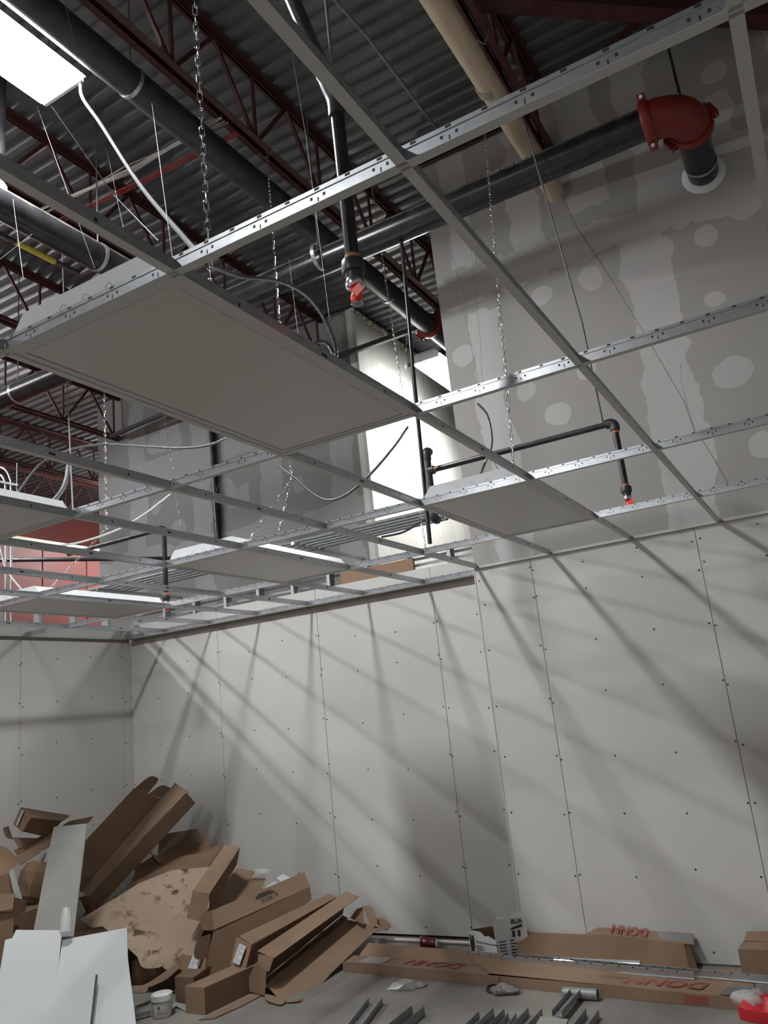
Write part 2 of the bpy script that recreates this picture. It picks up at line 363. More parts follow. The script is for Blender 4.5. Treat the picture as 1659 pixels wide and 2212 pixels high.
# ------------------------------------------------------------------ roof joists
def joist(x, y0, y1, label):
    e = thing('bar_joist', label, 'joist', (x, y0, 6.22), 'red open web roof joists')
    for z0, nm in ((6.22,'bottom_chord'), (6.86,'top_chord')):
        mb = MB(); s = 1 if z0 < 6.5 else -1; zz = z0 if s > 0 else z0+0.07
        for sx in (-1, 1):
            a, b = sorted((x+sx*0.012, x+sx*0.068)); mb.box((a,y0,min(zz,zz+s*0.006)),(b,y1,max(zz,zz+s*0.006)))
            a, b = sorted((x+sx*0.012, x+sx*0.018)); mb.box((a,y0,min(zz,zz+s*0.06)),(b,y1,max(zz,zz+s*0.06)))
        mb.build(nm, 'redsteel', e)
    y = y1-0.12; k = 0
    while y > y0+0.7:
        MB().bar((x,y,6.25),(x,y-0.46,6.90),0.024,0.032).build('web_member', 'redsteel', e)
        MB().bar((x,y-0.92,6.25),(x,y-0.46,6.90),0.024,0.032).build('web_member', 'redsteel', e)
        MB().bar((x,y,6.25),(x,y,6.90),0.022,0.022).build('web_member', 'redsteel', e)
        y -= 0.92
    return e
joist(-0.10, 0.4, YR+0.01, 'dark red open web joist running into the taped wall beside the beige pipe')
joist(-2.00, -0.6, 6.94, 'dark red open web joist alongside the thick black pipe above the grid')
joist(-3.90, -0.2, 6.94, 'dark red open web joist behind the lit ceiling fixture')
joist(-5.80, 0.4, 6.94, 'dark red open web joist high above the large grey light panel')
joist(-7.70, 1.0, 6.94, 'dark red open web joist whose end bears on the left edge of the taped wall')
joist(-9.60, 2.0, 12.8, 'rust red open web joist far back above the red panels')
joist(-11.5, 3.0, 12.8, 'rust red open web joist farthest back, faint above the cream beam')
b0, b1 = Vector((-0.1599,3.0124,6.3600)), Vector((1.8355,4.6458,6.3600))
bm = thing('steel_beam', 'wide dark red steel beam crossing under the deck at top right', 'beam', tuple(b0))
d = (b1-b0).normalized()
MB().bar(b0+Vector((0,0,0.11)), b1+Vector((0,0,0.11)), 0.012, 0.22).build('web', 'redsteel', bm)
MB().bar(b0, b1, 0.13, 0.012).build('bottom_flange', 'redsteel', bm)
MB().bar(b0+Vector((0,0,0.22)), b1+Vector((0,0,0.22)), 0.13, 0.012).build('top_flange', 'redsteel', bm)
MB().bar((0.40,YR-0.03,6.79),(1.02,YR-0.18,6.93),0.04,0.05).build('diagonal_brace', 'redsteel', None, label='short dark red diagonal brace rising along the top of the taped wall', cat='brace')
MB().box((-1.25,YR-0.055,6.575),(-0.19,YR-0.049,6.635)).box((-1.25,YR-0.055,6.575),(-0.19,YR-0.002,6.581)).build('ledger_angle', 'redsteel', None, label='dark red angle fixed along the taped wall left of the beige pipe', cat='angle')
MB().bar((-3.95,6.70,6.19), (-1.95,6.70,6.19), 0.05, 0.06).build('bridging_bar', 'darksteel', None, label='dark bridging bar crossing in front of the brightly lit wall', cat='bar')
MB().bar((-3.0073,7.6117,6.2000), (-2.3347,7.5044,6.2000), 0.05, 0.06).build('bridging_bar', 'darksteel', None, label='short dark bridging bar beside the bright fixture behind the taped wall', cat='bar')
MB().bar((-7.6281,6.6810,6.2000), (-5.3677,6.5049,6.2000), 0.045, 0.05).build('bridging_bar', 'darksteel', None, label='dark bridging bar along the top left of the far taped wall', cat='bar')

# ------------------------------------------------------------------ sprinkler mains
e = thing('sprinkler_main', 'thick black main pipe crossing the picture to a red elbow in the taped wall', 'pipe', (0,3.79,5.457))
MB().tube([(-7.2,3.79,5.457),(0.80,3.79,5.457)], 0.1095, 28).build('pipe', 'blackpipe', e, True)
MB().tube([(1.016,4.0,5.457),(1.016,YR+0.1,5.457)], 0.1095, 28).build('pipe', 'blackpipe', e, True)
arc = [(0.80+0.215*math.sin(t), 4.0-0.21*math.cos(t), 5.457) for t in [i*math.pi/2/12 for i in range(13)]]
MB().tube([(0.765,3.79,5.457)]+arc+[(1.016,4.03,5.457)], 0.132, 28).build('elbow', 'redfit', e, True, label='red grooved elbow turning into the wall')
def coupling(parent, c, ax, ear, r=0.1095, mat='redfit'):
    c = Vector(c); ax = Vector(ax); ear = Vector(ear).normalized()
    mb = MB(); mb.lathe(c-ax*0.034, ax, [(0,r+0.012),(0.002,r+0.034),(0.014,r+0.042),(0.054,r+0.042),(0.066,r+0.034),(0.068,r+0.012)], 28)
    for s in (-1, 1):
        p = c+ear*s*(r+0.045); n = ax.cross(ear)
        mb.bar(p-n*0.05, p+n*0.05, 0.06, 0.05, up=tuple(ax))
    o = mb.build('coupling', mat, parent, True)
    for s in (-1, 1):
        p = c+ear*s*(r+0.05); n = ax.cross(ear); mb = MB(); mb.tube([p-n*0.085,p-n*0.052,p-n*0.0519,p+n*0.0519,p+n*0.052,p+n*0.075],[0.013,0.013,0.009,0.009,0.013,0.013],6)
        mb.build('bolt', 'chrome', o)
    return o
coupling(e, (0.775,3.79,5.457), (1,0,0), (0,-0.45,0.9))
coupling(e, (1.016,4.03,5.457), (0,1,0), (0.9,0,0.4))
def clevis(parent, c, ax, r, ztop):
    c = Vector(c); ax = Vector(ax); mb = MB(); u = ax.cross(Vector((0,0,1))).normalized()
    P = [c+(u*math.cos(t)+Vector((0,0,1))*math.sin(t))*(r+0.004) for t in [2*math.pi*i/24 for i in range(24)]]
    for i in range(24): mb.bar(P[i], P[(i+1) % 24], 0.03, 0.003, up=tuple((P[i]-c).normalized()))
    o = mb.build('band_hanger', 'galv', parent)
    MB().tube([c+Vector((0,0,r)), (c.x,c.y,ztop)], 0.006, 8).build('hanger_rod', 'wire', o)
clevis(e, (-1.8664,3.7135,5.4570), (1,0,0), 0.1095, 6.9)
clevis(e, (-5.7990,3.7939,5.4570), (1,0,0), 0.1095, 6.9)
clevis(e, (1.016,4.47,5.457), (0,1,0), 0.1095, 5.6)
MB().tube([(1.0017,3.8800,5.5917),(0.9948,3.8800,6.1173)], 0.009, 8).build('hanger_rod', 'black', e, True)
MB().lathe((1.016,YR-0.02,5.457),(0,1,0),[(0.0,0.112),(0.008,0.13),(0.02,0.155),(0.025,0.158)],28).build('wall_patch', 'mud', e, True, label='ragged white plaster collar around the pipe')
text('ASTM A135 SCH10', (-0.36,3.684,5.49), (1,0,0), (0,-0.1,1), 0.03, 'greyink', e, off=0.006)
e = thing('sprinkler_main', 'thick black main pipe running diagonally up past the lit fixture', 'pipe', (-2.22,3,6.12))
MB().tube([(-2.22,-1.6,6.12),(-2.22,7.2,6.12)], 0.108, 28).build('pipe', 'blackpipe2', e, True)
clevis(e, (-2.2186,2.0453,6.1200), (0,1,0), 0.108, 6.93); clevis(e, (-2.2291,5.6433,6.1200), (0,1,0), 0.108, 6.93)
coupling(e, (-2.22,6.62,6.12), (0,1,0), (0.8,0,0.6), 0.108)
text('A795 SCH 10', (-2.118,2.02,6.08), (0,1,0), (-0.45,0,1), 0.05, 'greyink', e, off=0.01)
e = thing('sprinkler_main', 'glossy black main pipe at the left edge behind the grid', 'pipe', (-3.22,2,5.457))
MB().tube([(-3.22,-2.0,5.457),(-3.22,3.70,5.457)], 0.1095, 28).build('pipe', 'blackpipe', e, True)
MB().tube([(-3.30,1.80,5.53),(-3.30,1.80,6.9)], 0.055, 18).build('riser', 'blackpipe', e, True)
MB().lathe((-3.30,1.80,5.55),(0,0,1),[(0,0.06),(0.02,0.072),(0.10,0.072),(0.12,0.06)],18).build('outlet', 'beige', e, True, label='pale sealed outlet fitting')
clevis(e, (-3.22,2.62,5.457), (0,1,0), 0.1095, 6.9)
e = thing('drain_pipe', 'beige plastic pipe slanting beside the joist into the taped wall', 'pipe', (-0.10,2,5.79))
MB().tube([(-0.11,-0.3,5.79),(-0.09,YR+0.05,5.79)], 0.078, 24).build('pipe', 'beige', e, True)
MB().lathe((-0.105,3.16,5.79),(0,1,0),[(0,0.0785),(0.002,0.0805),(0.075,0.0805),(0.077,0.0785)],24).build('tape_wrap', 'tape', e, True, label='grey tape wrapped round the joint')

# sprinkler drops
def head(parent, p, big=1.0):
    p = Vector(p)
    MB().lathe(p+Vector((0,0,-0.018)),(0,0,1),[(-0.028,0.006),(-0.026,0.017),(-0.012,0.0185),(0.004,0.012),(0.014,0.02)],12).build('head_cap', 'orange', parent, True, label='orange red protective cap')
    mb = MB(); mb.bar(p+Vector((0.004,-0.016,-0.028)), p+Vector((0.03,-0.016,-0.012)),0.008,0.03); mb.build('cap_tab', 'orange', parent)
    MB().lathe(p+Vector((0,0,-0.056)),(0,0,1),[(0,0.016),(0.003,0.019),(0.004,0.012),(0.012,0.006)],14).build('deflector', 'chrome', parent, True)
    MB().lathe(p,(0,0,1),[(0,0.022),(0.004,0.029),(0.014,0.031),(0.026,0.027)],16).build('collar', 'chrome', parent, True)
    MB().lathe(p+Vector((0,0,0.024)),(0,0,1),[(0,0.026),(0.024,0.0265),(0.0262,0.035),(0.0300,0.036),(0.062,0.036),(0.0655,0.034),(0.067,0.024)],18).build('reducer', 'blackpipe2', parent, True)
    MB().lathe(p+Vector((0,0,0.090)),(0,0,1),[(0,0.0235),(0.018,0.0235)],14).build('sealant_band', 'copperband', parent, True)
px, py, pz = (0.1241,0.6379,3.0300)
e = thing('sprinkler_drop', 'black sprinkler drop with orange cap hanging right of the large light panel', 'sprinkler', (px,py,pz))
head(e, (px,py,pz))
t0 = Vector((px,py,3.70)); t1 = Vector((-0.0094,0.5515,4.3000))
MB().tube([(px,py,pz+0.1),(px,py,3.66)], 0.0215, 18).build('drop_pipe', 'blackpipe', e, True)
MB().tube(catmull([(px,py,3.64),(px,py,3.70),t0+(t1-t0).normalized()*0.06,t0+(t1-t0).normalized()*0.10],5), 0.029, 14).build('elbow', 'blackpipe2', e, True)
MB().tube([t0+(t1-t0).normalized()*0.08, t1, t1+(t1-t0)*0.5], 0.0245, 18).build('branch_pipe', 'blackpipe2', e, True)
q = t0+(t1-t0)*0.16
MB().tube([q+Vector((0.03,0,0.03)), q+Vector((0.03,0.02,2.8))], 0.006, 8).build('hanger_rod', 'wire', e)
MB().lathe(q-(t1-t0).normalized()*0.012,(t1-t0).normalized(),[(0,0.026),(0.001,0.03),(0.023,0.03),(0.024,0.026)],18).build('hanger_ring', 'galv', e, True)
Y2 = 3.95
e = thing('sprinkler_armover', 'black sprinkler arm with elbow and orange capped drop before the taped wall', 'sprinkler', (0.17,Y2,2.95))
ax_, ay_, az_ = (-1.1870,3.9500,3.4799); ex_, ey_, ez_ = (0.1643,3.9500,3.5035); hx_, hy_, hz_ = (0.1915,3.9500,2.9648)
head(e, (ex_,Y2,hz_))
MB().tube([(ax_,Y2,ez_),(ex_-0.03,Y2,ez_)], 0.0215, 16).build('arm_pipe', 'blackpipe', e, True)
MB().tube([(ex_,Y2,ez_-0.06),(ex_,Y2,hz_+0.1)], 0.0215, 16).build('drop_pipe', 'blackpipe', e, True)
MB().tube(catmull([(ex_-0.055,Y2,ez_),(ex_-0.02,Y2,ez_),(ex_,Y2,ez_-0.02),(ex_,Y2,ez_-0.055)],6), 0.033, 16).build('elbow', 'blackpipe2', e, True)
MB().lathe((ex_,Y2,ez_-0.075),(0,0,1),[(0,0.0235),(0.02,0.0235)],14).build('sealant_band', 'copperband', e, True)
MB().lathe((ax_,Y2,ez_),(1,0,0),[(0,0.0235),(0.02,0.0235)],14).build('sealant_band', 'copperband', e, True)
MB().tube([(ax_-0.045,Y2,ez_-0.32),(ax_-0.045,Y2,ez_+0.14)], 0.028, 16).build('riser', 'blackpipe2', e, True)
MB().lathe((ax_-0.05,Y2,ez_),(1,0,0),[(0,0.03),(0.03,0.033),(0.055,0.033)],16).build('tee_outlet', 'blackpipe2', e, True)
for z, s in ((ez_+0.12, 1), (ez_-0.33, -1)):
    MB().tube(catmull([(ax_-0.045,Y2,z-0.03*s),(ax_-0.045,Y2,z+0.02*s),(ax_-0.045,Y2+0.02,z+0.04*s),(ax_-0.045,Y2+0.05,z+0.04*s)],5), 0.034, 14).build('elbow', 'blackpipe2', e, True)
MB().tube([(ex_-0.07,Y2,ez_+0.02),(0.1175,3.7500,4.1676),(0.0238,3.5000,5.6550)], 0.006, 8).build('hanger_rod', 'wire', e)
rx, ry, rz = (-1.2214,3.8000,3.3178); rx2, ry2, rz2 = (-1.1539,3.8000,5.3238)
MB().tube([(rx,ry,2.92),((rx+rx2)/2,3.8,4.3),(rx2,3.8,5.36)], 0.016, 12).build('riser_pipe', 'blackpipe', None, True, label='thin black vertical pipe hanging from the big main to the grid corner', cat='pipe')
h = Vector((-4.0101,4.0300,2.9300))
e = thing('sprinkler_drop', 'far black sprinkler drop with tiny orange cap over the far light panels', 'sprinkler', tuple(h))
head(e, h)
zt = 3.62
MB().tube([h+Vector((0,0,0.1)),(h.x,h.y,zt)], 0.0215, 14).build('drop_pipe', 'blackpipe', e, True)
MB().tube(catmull([(h.x,h.y,zt-0.03),(h.x,h.y,zt),(h.x-0.03,h.y,zt+0.02),(h.x-0.07,h.y,zt+0.02)],5), 0.033, 14).build('elbow', 'blackpipe2', e, True)
MB().tube([(h.x-0.06,h.y,zt+0.02),(h.x-1.3,h.y,zt+0.02)], 0.0215, 14).build('branch_pipe', 'blackpipe', e, True)
MB().tube([(-5.8347,6.9000,6.2168),(-5.8347,6.9000,4.1924)], 0.045, 14).build('riser_pipe', 'blackpipe', None, True, label='black vertical pipe standing against the far taped wall', cat='pipe')
MB().tube([(-8.8381,5.6000,4.4054),(-6.3409,6.7000,4.0960)], 0.03, 12).build('branch_pipe', 'blackpipe', None, True, label='thin black pipe crossing in front of the red panels', cat='pipe')
e = thing('conduit_rack', 'bundle of parallel dark grey conduits running behind the low partition', 'conduit', (-4,6,3.6), )
for k in range(5):
    MB().tube([(-7.6,5.60+0.115*k,3.65),(-2.05,5.60+0.115*k,3.65)], 0.02, 10).build('conduit', 'galv_dull', e, True)
for x in (-6.6,-3.62): MB().bar((x,5.50,3.615),(x,6.955,3.615),0.04,0.03).build('strut', 'galv', e)
MB().tube(catmull([(-2.5907,5.6000,3.4945),(-2.2992,5.5000,3.4692),(-1.9672,5.2000,3.4470),(-1.7500,5.0000,3.4219)],6),0.011,8).build('flexible_cable', 'blackpipe2', None, True, label='thin dark cable drooping below the conduit rack', cat='cable')
# conduits standing at far left
e = thing('conduit_stubs', 'group of bent grey conduits rising at the far left edge', 'conduit', tuple((-8.1677,5.4000,4.9649)))
for k, px_ in enumerate(((2,18),(16,30),(30,44))):
    pass
MB().tube(catmull([(-8.5185,5.4000,5.5100),(-8.3770,5.4000,5.5030),(-8.2746,5.4000,5.3848),(-8.2490,5.4000,5.1139),(-8.2065,5.4000,3.0977)],5),0.017,10).build('conduit', 'galv', e, True)
MB().tube(catmull([(-8.5222,5.4000,5.6467),(-8.2987,5.4000,5.5782),(-8.1562,5.4000,5.3899),(-8.1310,5.4000,5.0874),(-8.0942,5.4000,3.0834)],5),0.017,10).build('conduit', 'galv', e, True)
MB().tube([(-8.0128,5.4000,5.5878),(-8.0037,5.4000,4.9940)],0.01,8).build('conduit', 'galv_dull', e, True)
MB().bar((-8.4239,5.3500,5.4232),(-7.9100,5.3500,5.2361),0.03,0.03).build('strut', 'galv', e)

# ------------------------------------------------------------------ lit fluorescent fixtures
def unseen_strip(c, label):
    x, y, z = c; e = thing('unseen_strip_light', label, 'light', (x,y,z), 'unseen bare twin tube strip lights')
    for dx in (-0.064, 0.064): MB().tube([(x+dx,y-0.6,z),(x+dx,y+0.6,z)], 0.027, 12).build('tube', 'lamp', e, True)
    MB().box((x-0.032,y-0.63,z-0.01),(x+0.032,y+0.63,z+0.085)).build('channel', 'housing', e)
    for s in (-1,1):
        MB().box((x-0.092,y+s*0.615-0.012,z-0.025),(x+0.092,y+s*0.615+0.012,z+0.036)).build('socket', 'housing', e)
        MB().tube([(x,y+s*0.5,z+0.085),(x,y+s*0.5,6.96)],0.003,6).build('suspension_cable', 'wire', e)
def lit_fixture(c, label, tilt=0):
    x, y, z = c; e = thing('fluorescent_fixture', label, 'light', (x,y,z+0.02), 'lit fluorescent fixtures')
    MB().box((x-0.20,y-0.60,z-0.028),(x+0.20,y+0.60,z)).build('diffuser', 'lamp', e, bevel=0.012)
    mb = MB(); mb.prism([(x-0.215,y-0.625,z+0.001),(x+0.215,y-0.625,z+0.001),(x+0.15,y-0.625,z+0.085),(x-0.15,y-0.625,z+0.085)],(0,1.25,0)); mb.build('housing', 'housing', e)
    for s in (-1,1): MB().box((x-0.19,min(y+s*0.603,y+s*0.625),z-0.03),(x+0.19,max(y+s*0.603,y+s*0.625),z+0.001)).build('end_cap', 'housing', e)
    for s in (-1,1): MB().tube([(x,y+s*0.5,z+0.085),(x,y+s*0.5,6.96)],0.003,6).build('suspension_cable', 'wire', e)
lit_fixture((-2.64,1.22,6.13), 'brightly lit fluorescent fixture at the top left corner')
lit_fixture((-2.64,7.95,6.10), 'lit fluorescent fixture half hidden behind the edge of the taped wall')
for k, y in enumerate((-2.8,-1.4,0.0,1.4,2.8,4.2)):
    unseen_strip((-8.9,y,6.2), '%s unseen bare twin tube strip light of the extended row in the next bay' % ('nearest','second','third','fourth','fifth','farthest')[k])  # row position follows the tee shadows; extra unseen strips added to strengthen it
lit_fixture((-2.64,-5.8,6.13), 'lit fluorescent fixture behind the viewpoint in the near bay')

unseen_strip((-9.4,9.0,5.6), 'added fill strip light, unseen behind the far taped wall, nearer one')  # two unseen strips added to brighten the far deck and red panels
unseen_strip((-9.6,11.3,5.6), 'added fill strip light, unseen behind the far taped wall, farther one')

# ------------------------------------------------------------------ suspended grid
grid = thing('ceiling_grid', 'suspended ceiling grid of white faced metal tees with open cells', 'ceiling grid', (0,0,G))
def tee_mesh(name, length, main, axis):
    """length along local +x or +y starting at 0"""
    def bx(mb, a0, a1, w0, w1, z0, z1):
        if axis == 'x': mb.box((a0,w0,z0),(a1,w1,z1))
        else: mb.box((w0,a0,z0),(w1,a1,z1))
    L = length; mb = MB()
    bx(mb, 0, L, -0.0008, 0.0008, 0.001, 0.034); bx(mb, 0, L, -0.0035, 0.0035, 0.034, 0.044 if main else 0.040); bx(mb, 0, L, -0.0118, 0.0118, 0.0008, 0.0022)
    if not main:
        for a in (0.002, L-0.032): bx(mb, a, a+0.03, -0.0025, 0.0025, 0.012, 0.030)
    body = mb
    face = MB(); bx(face, 0, L, -0.012, 0.012, 0, 0.0009)
    slots = MB()
    a = 0.076
    while a < L-0.02:
        if main:
            bx(slots, a-0.006, a+0.006, -0.0042, 0.0042, 0.037, 0.0425)
            if int(a/0.076) % 2 == 0:
                for da in (-0.02, 0.012): bx(slots, a+da, a+da+0.006, -0.0012, 0.0012, 0.020, 0.027)
                bx(slots, a-0.002, a+0.001, -0.0012, 0.0012, 0.010, 0.022)
        elif abs(a-L/2) < 0.04 or abs(a-L*0.2) < 0.035 or abs(a-L*0.8) < 0.035:
            bx(slots, a, a+(0.03 if abs(a-L/2) < 0.04 else 0.008), -0.0014, 0.0014, 0.016, 0.026)
        a += 0.076
    return body, face, slots
def place(proto, loc):
    out = []
    if 'o' not in proto:
        o = proto['body'].build(proto['name'], 'galv', None); o.parent = grid
        f = proto['face'].build('face_cap', 'white', None); f.parent = o
        s = proto['slots'].build('punched_slots', 'screw', None); s.parent = o; s['kind'] = 'stuff'
        proto['o'] = (o, f, s)
    else:
        o0, f0, s0 = proto['o']; o = o0.copy(); COL.objects.link(o); o.parent = grid
        for c0 in (f0, s0): c = c0.copy(); COL.objects.link(c); c.parent = o
    o.location = Vector(loc)-Vector((0,0,G)); return o
def proto(name, length, main, axis):
    b, f, s = tee_mesh(name, length, main, axis); return dict(name=name, body=b, face=f, slots=s)
MAINY = [0, 2*F, 4*F, 6*F]
pm = proto('main_tee', 4.3-XE-0.004, True, 'x')
for y in MAINY+[-2*F]: place(pm, (XE+0.002, y, G))
place(proto('main_tee', -1.262-XE, True, 'x'), (XE+0.002, 8*F, G))
pc = proto('cross_tee', 2*F-0.004, False, 'y')
for j, y in enumerate([-2*F]+MAINY[:3]):
    for i in range(-8, 7): place(pc, (i*F, y+0.002, G))
pr = proto('cross_tee', YR-6*F-0.004, False, 'y'); pl = proto('cross_tee', 2*F-0.004, False, 'y')
for i in range(-8, 7):
    if i*F > -1.25: place(pr, (i*F, 6*F+0.002, G))
    else: place(pl, (i*F, 6*F+0.002, G))
def angle(a, b, n):
    a = Vector(a); b = Vector(b); n = Vector(n); z = Vector((0,0,1))
    mb = MB(); mb.add([a,b,b+n*0.022,a+n*0.022,a+z*0.001,b+z*0.001,b+n*0.022+z*0.001,a+n*0.022+z*0.001],[(0,3,2,1),(4,5,6,7),(0,1,5,4),(1,2,6,5),(2,3,7,6),(3,0,4,7)])
    mb.add([a,b,b+n*0.001,a+n*0.001,a+z*0.024,b+z*0.024,b+n*0.001+z*0.024,a+n*0.001+z*0.024],[(0,3,2,1),(4,5,6,7),(0,1,5,4),(1,2,6,5),(2,3,7,6),(3,0,4,7)])
    mb.build('wall_angle', 'white', grid)
angle((-1.25,YR-0.001,G-0.002),(4.4,YR-0.001,G-0.002),(0,-1,0)); angle((XE+0.001,YL,G-0.002),(XE+0.001,-2.6,G-0.002),(1,0,0)); angle((XE,YL-0.001,G-0.002),(-1.256,YL-0.001,G-0.002),(0,-1,0))

# ------------------------------------------------------------------ light panels lying in the grid (unlit)
def troffer(i, j, label):
    x0, y0 = i*F+0.006, j*2*F+0.006; x1, y1 = x0+F-0.012, y0+2*F-0.012; z = G+0.0024
    e = thing('light_panel', label, 'light panel', ((x0+x1)/2,(y0+y1)/2,z), 'unlit light panels in the grid')
    w = 0.030; mb = MB()
    mb.box((x0,y0,z),(x1,y0+w,z+0.006)); mb.box((x0,y1-w,z),(x1,y1,z+0.006)); mb.box((x0,y0+w,z),(x0+w,y1-w,z+0.006)); mb.box((x1-w,y0+w,z),(x1,y1-w,z+0.006))
    mb.build('door_frame', 'white', e)
    MB().box((x0+w+0.003,y0+w+0.003,z+0.0015),(x1-w-0.003,y1-w-0.003,z+0.005)).build('lens', 'lens', e)
    MB().box((x0+w-0.01,y0+w-0.01,z+0.0062),(x1-w+0.01,y1-w+0.01,z+0.007)).build('gasket', 'screw', e)
    h = 0.085; s = 0.055; mb = MB(); zb = z+0.0075
    mb.add([(x0,y0+0.004,zb),(x1,y0+0.004,zb),(x1,y1-0.004,zb),(x0,y1-0.004,zb),(x0+s,y0+0.004,zb+h),(x1-s,y0+0.004,zb+h),(x1-s,y1-0.004,zb+h),(x0+s,y1-0.004,zb+h)],[(0,3,2,1),(4,5,6,7),(0,1,5,4),(1,2,6,5),(2,3,7,6),(3,0,4,7)])
    mb.build('housing', 'housing', e)
    for yy in (y0+0.002, y1-0.002):
        sg = -1 if yy < (y0+y1)/2 else 1; mb = MB()
        mb.prism([(x0,yy,zb),(x1,yy,zb),(x1-0.004,yy,zb+0.02),(x1-s-0.004,yy,zb+h+0.004),(x0+s+0.004,yy,zb+h+0.004),(x0+0.004,yy,zb+0.02)],(0,0.0016*sg,0))
        pl_ = mb.build('end_plate', 'housing', e); mk = MB()
        for t in (0.36,0.5,0.64):
            cx = x0+(x1-x0)*t; cz = zb+0.045; ring = [(cx+0.011*math.cos(a),yy+0.0018*sg,cz+0.011*math.sin(a)) for a in [2*math.pi*q/14 for q in range(14)]]
            mk.tube(ring, 0.0008, 4, closed=True)
        for t in (0.07,0.10,0.14,0.86,0.90,0.93): mk.box((x0+(x1-x0)*t-0.003,yy+min(0,0.0018*sg),zb+0.012),(x0+(x1-x0)*t+0.003,yy+max(0,0.0018*sg)+0.0004,zb+0.030))
        mk.build('knockouts', 'greyink', pl_, kind='stuff')
    return e
troffer(-1,0,'large grey light panel nearest the camera, unlit, left of centre')
troffer(-1,2,'unlit grey light panel at right under the black sprinkler arm')
troffer(-4,2,'unlit grey light panel in the middle, with white ends, near the low partition')
troffer(-4,0,'unlit grey light panel cut by the left edge, above the red panels')
troffer(-7,2,'far left unlit grey light panel just above the corner of the walls')

# ------------------------------------------------------------------ chains
def link_mesh(L, r, R):
    mb = MB(); P = []
    for i in range(12):
        a = 2*math.pi*i/12; P.append((R*math.cos(a), 0, (L/2-R)*(1 if math.sin(a) > 0 else -1)+R*math.sin(a)))
    mb.tube(P, r, 5, closed=True); return mb
def chain_pts(a, b, pitch):
    a = Vector(a); b = Vector(b); n = max(2, int((b-a).length/pitch)); return [a+(b-a)*(k+0.5)/n for k in range(n)], (b-a).normalized(), (b-a).length/n
def near_chain(a, b, label):
    e = thing('hanging_chain', label, 'chain', a); P, d, st = chain_pts(a, b, 0.030); q = Vector((0,0,1)).rotation_difference(d); src = None
    for k, p in enumerate(P):
        m = Matrix.Translation(p-Vector(a)) @ q.to_matrix().to_4x4() @ Matrix.Rotation(math.radians(35+90*k+random.uniform(-12,12)), 4, 'Z')
        if src is None: src = link_mesh(0.037,0.0016,0.0068).build('chain_link', 'chrome', None, True); src.parent = e; src.matrix_local = m
        else: link_copy(src, e, m)
def far_chain(pts, label, pitch=0.034, r=0.0018, mat='chrome'):
    mb = MB(); base = link_mesh(pitch*1.25, r, 0.008)
    for a, b in zip(pts, pts[1:]):
        P, d, st = chain_pts(a, b, pitch); q = Vector((0,0,1)).rotation_difference(d).to_matrix().to_4x4()
        for k, p in enumerate(P):
            m = Matrix.Translation(p) @ q @ Matrix.Rotation(math.radians(30+90*k), 4, 'Z'); mb.add([m @ v for v in base.v], base.f)
    e = thing('hanging_chain', label, 'chain', tuple(pts[0])); mb.build('chain_links', mat, e, True, kind='stuff')
near_chain((-0.09,0.235,2.925), (-0.10,0.235,6.20), 'long bright steel chain hanging beside the near edge of the large light panel')
near_chain((-0.0846,2.4889,2.9300), (-0.2835,3.6335,6.2000), 'bright steel chain dropping past the taped wall to the right light panel')
cx, cy, cz = (-1.9329,3.1751,6.2100)
far_chain([(cx,cy,6.21),(cx-0.01,cy+0.005,3.45),(-1.9910,2.7325,2.9600)], 'steel chain from the joist to the middle light panel, with a slanting end')
far_chain([(cx-0.01,cy+0.005,3.45),(-1.8690,2.8681,2.9700)], 'short second leg of chain at the middle light panel')
c4 = Vector((-3.9000,3.2626,4.4977))
far_chain([(c4.x,c4.y,6.2),(c4.x,c4.y,3.5),(-4.1115,2.8260,2.9500)], 'steel chain at left in front of the far deck, slanting to the far left panel')
far_chain([(-2.7,7.2,6.95),(-2.7000,6.8161,5.7335)], 'short steel chain dangling before the brightly lit wall')
far_chain([(-1.72,4.5,6.95),(-1.5933,4.5000,3.0065)], 'thin steel chain hanging in the bright gap near the wall corner')
far_chain([(-0.0343,3.2268,6.2500),(-0.0548,3.1237,6.0500),(-0.1345,3.2171,6.2000)], 'loop of chain tied around the dark red joist beside the beige pipe')
far_chain([(-2.0437,3.2023,6.2000),(-1.9430,3.1762,6.1000),(-1.9272,3.2737,6.2500)], 'small loop of chain tied around the dark red joist above the grid')
far_chain([(-6.38,6.4,6.95),(-6.0128,6.4000,4.3819)], 'faint steel chain hanging before the far taped wall')

# ------------------------------------------------------------------ hanger wires
def wire(pts, label, r=0.0012, mat='wire'):
    MB().tube(pts, r, 6).build('hanger_wire', mat, None, True, label=label, cat='wire', group='hanger wires')
wire([(0.0,0.0,G+0.03),(-2.1082,2.1213,5.9500)], 'straight hanger wire from the thick black pipe down to the near grid corner')
wire([(-1.0489,0.5444,4.8000),(-1.2174,0.7882,4.6000)], 'pale hanger wire crossing in front of the lit fixture')
wire([(-0.8962,2.0266,5.6000),(-0.6185,1.6480,4.6000),(-0.3522,1.2626,3.3500)], 'long hanger wire passing left of the near sprinkler drop')
wire([(-0.6352,3.1635,6.9000),(-0.3829,2.6169,5.2000)], 'thin hanger wire in front of the bare deck at top centre')
wire([(-0.8306,3.9000,6.0742),(-0.2450,2.6000,3.3865)], 'long slanting wire before the left part of the taped wall')
wire([(-0.8190,4.5000,5.9417),(-0.6988,4.0000,4.4006),(-0.5986,3.6000,3.7981)], 'second slanting wire close to the chain on the taped wall')
wire([(0.0144,3.5000,5.6828),(0.2192,3.6200,4.7987),(0.2554,4.1000,4.7374),(0.4391,4.2000,4.1470),(0.6164,4.0000,3.5363),(0.6505,3.9000,3.3018),(0.7017,3.8000,3.1767),(0.8037,3.6700,2.8376)], 'bent tie wire running down the taped wall to the last main tee', 0.0018, 'screw')
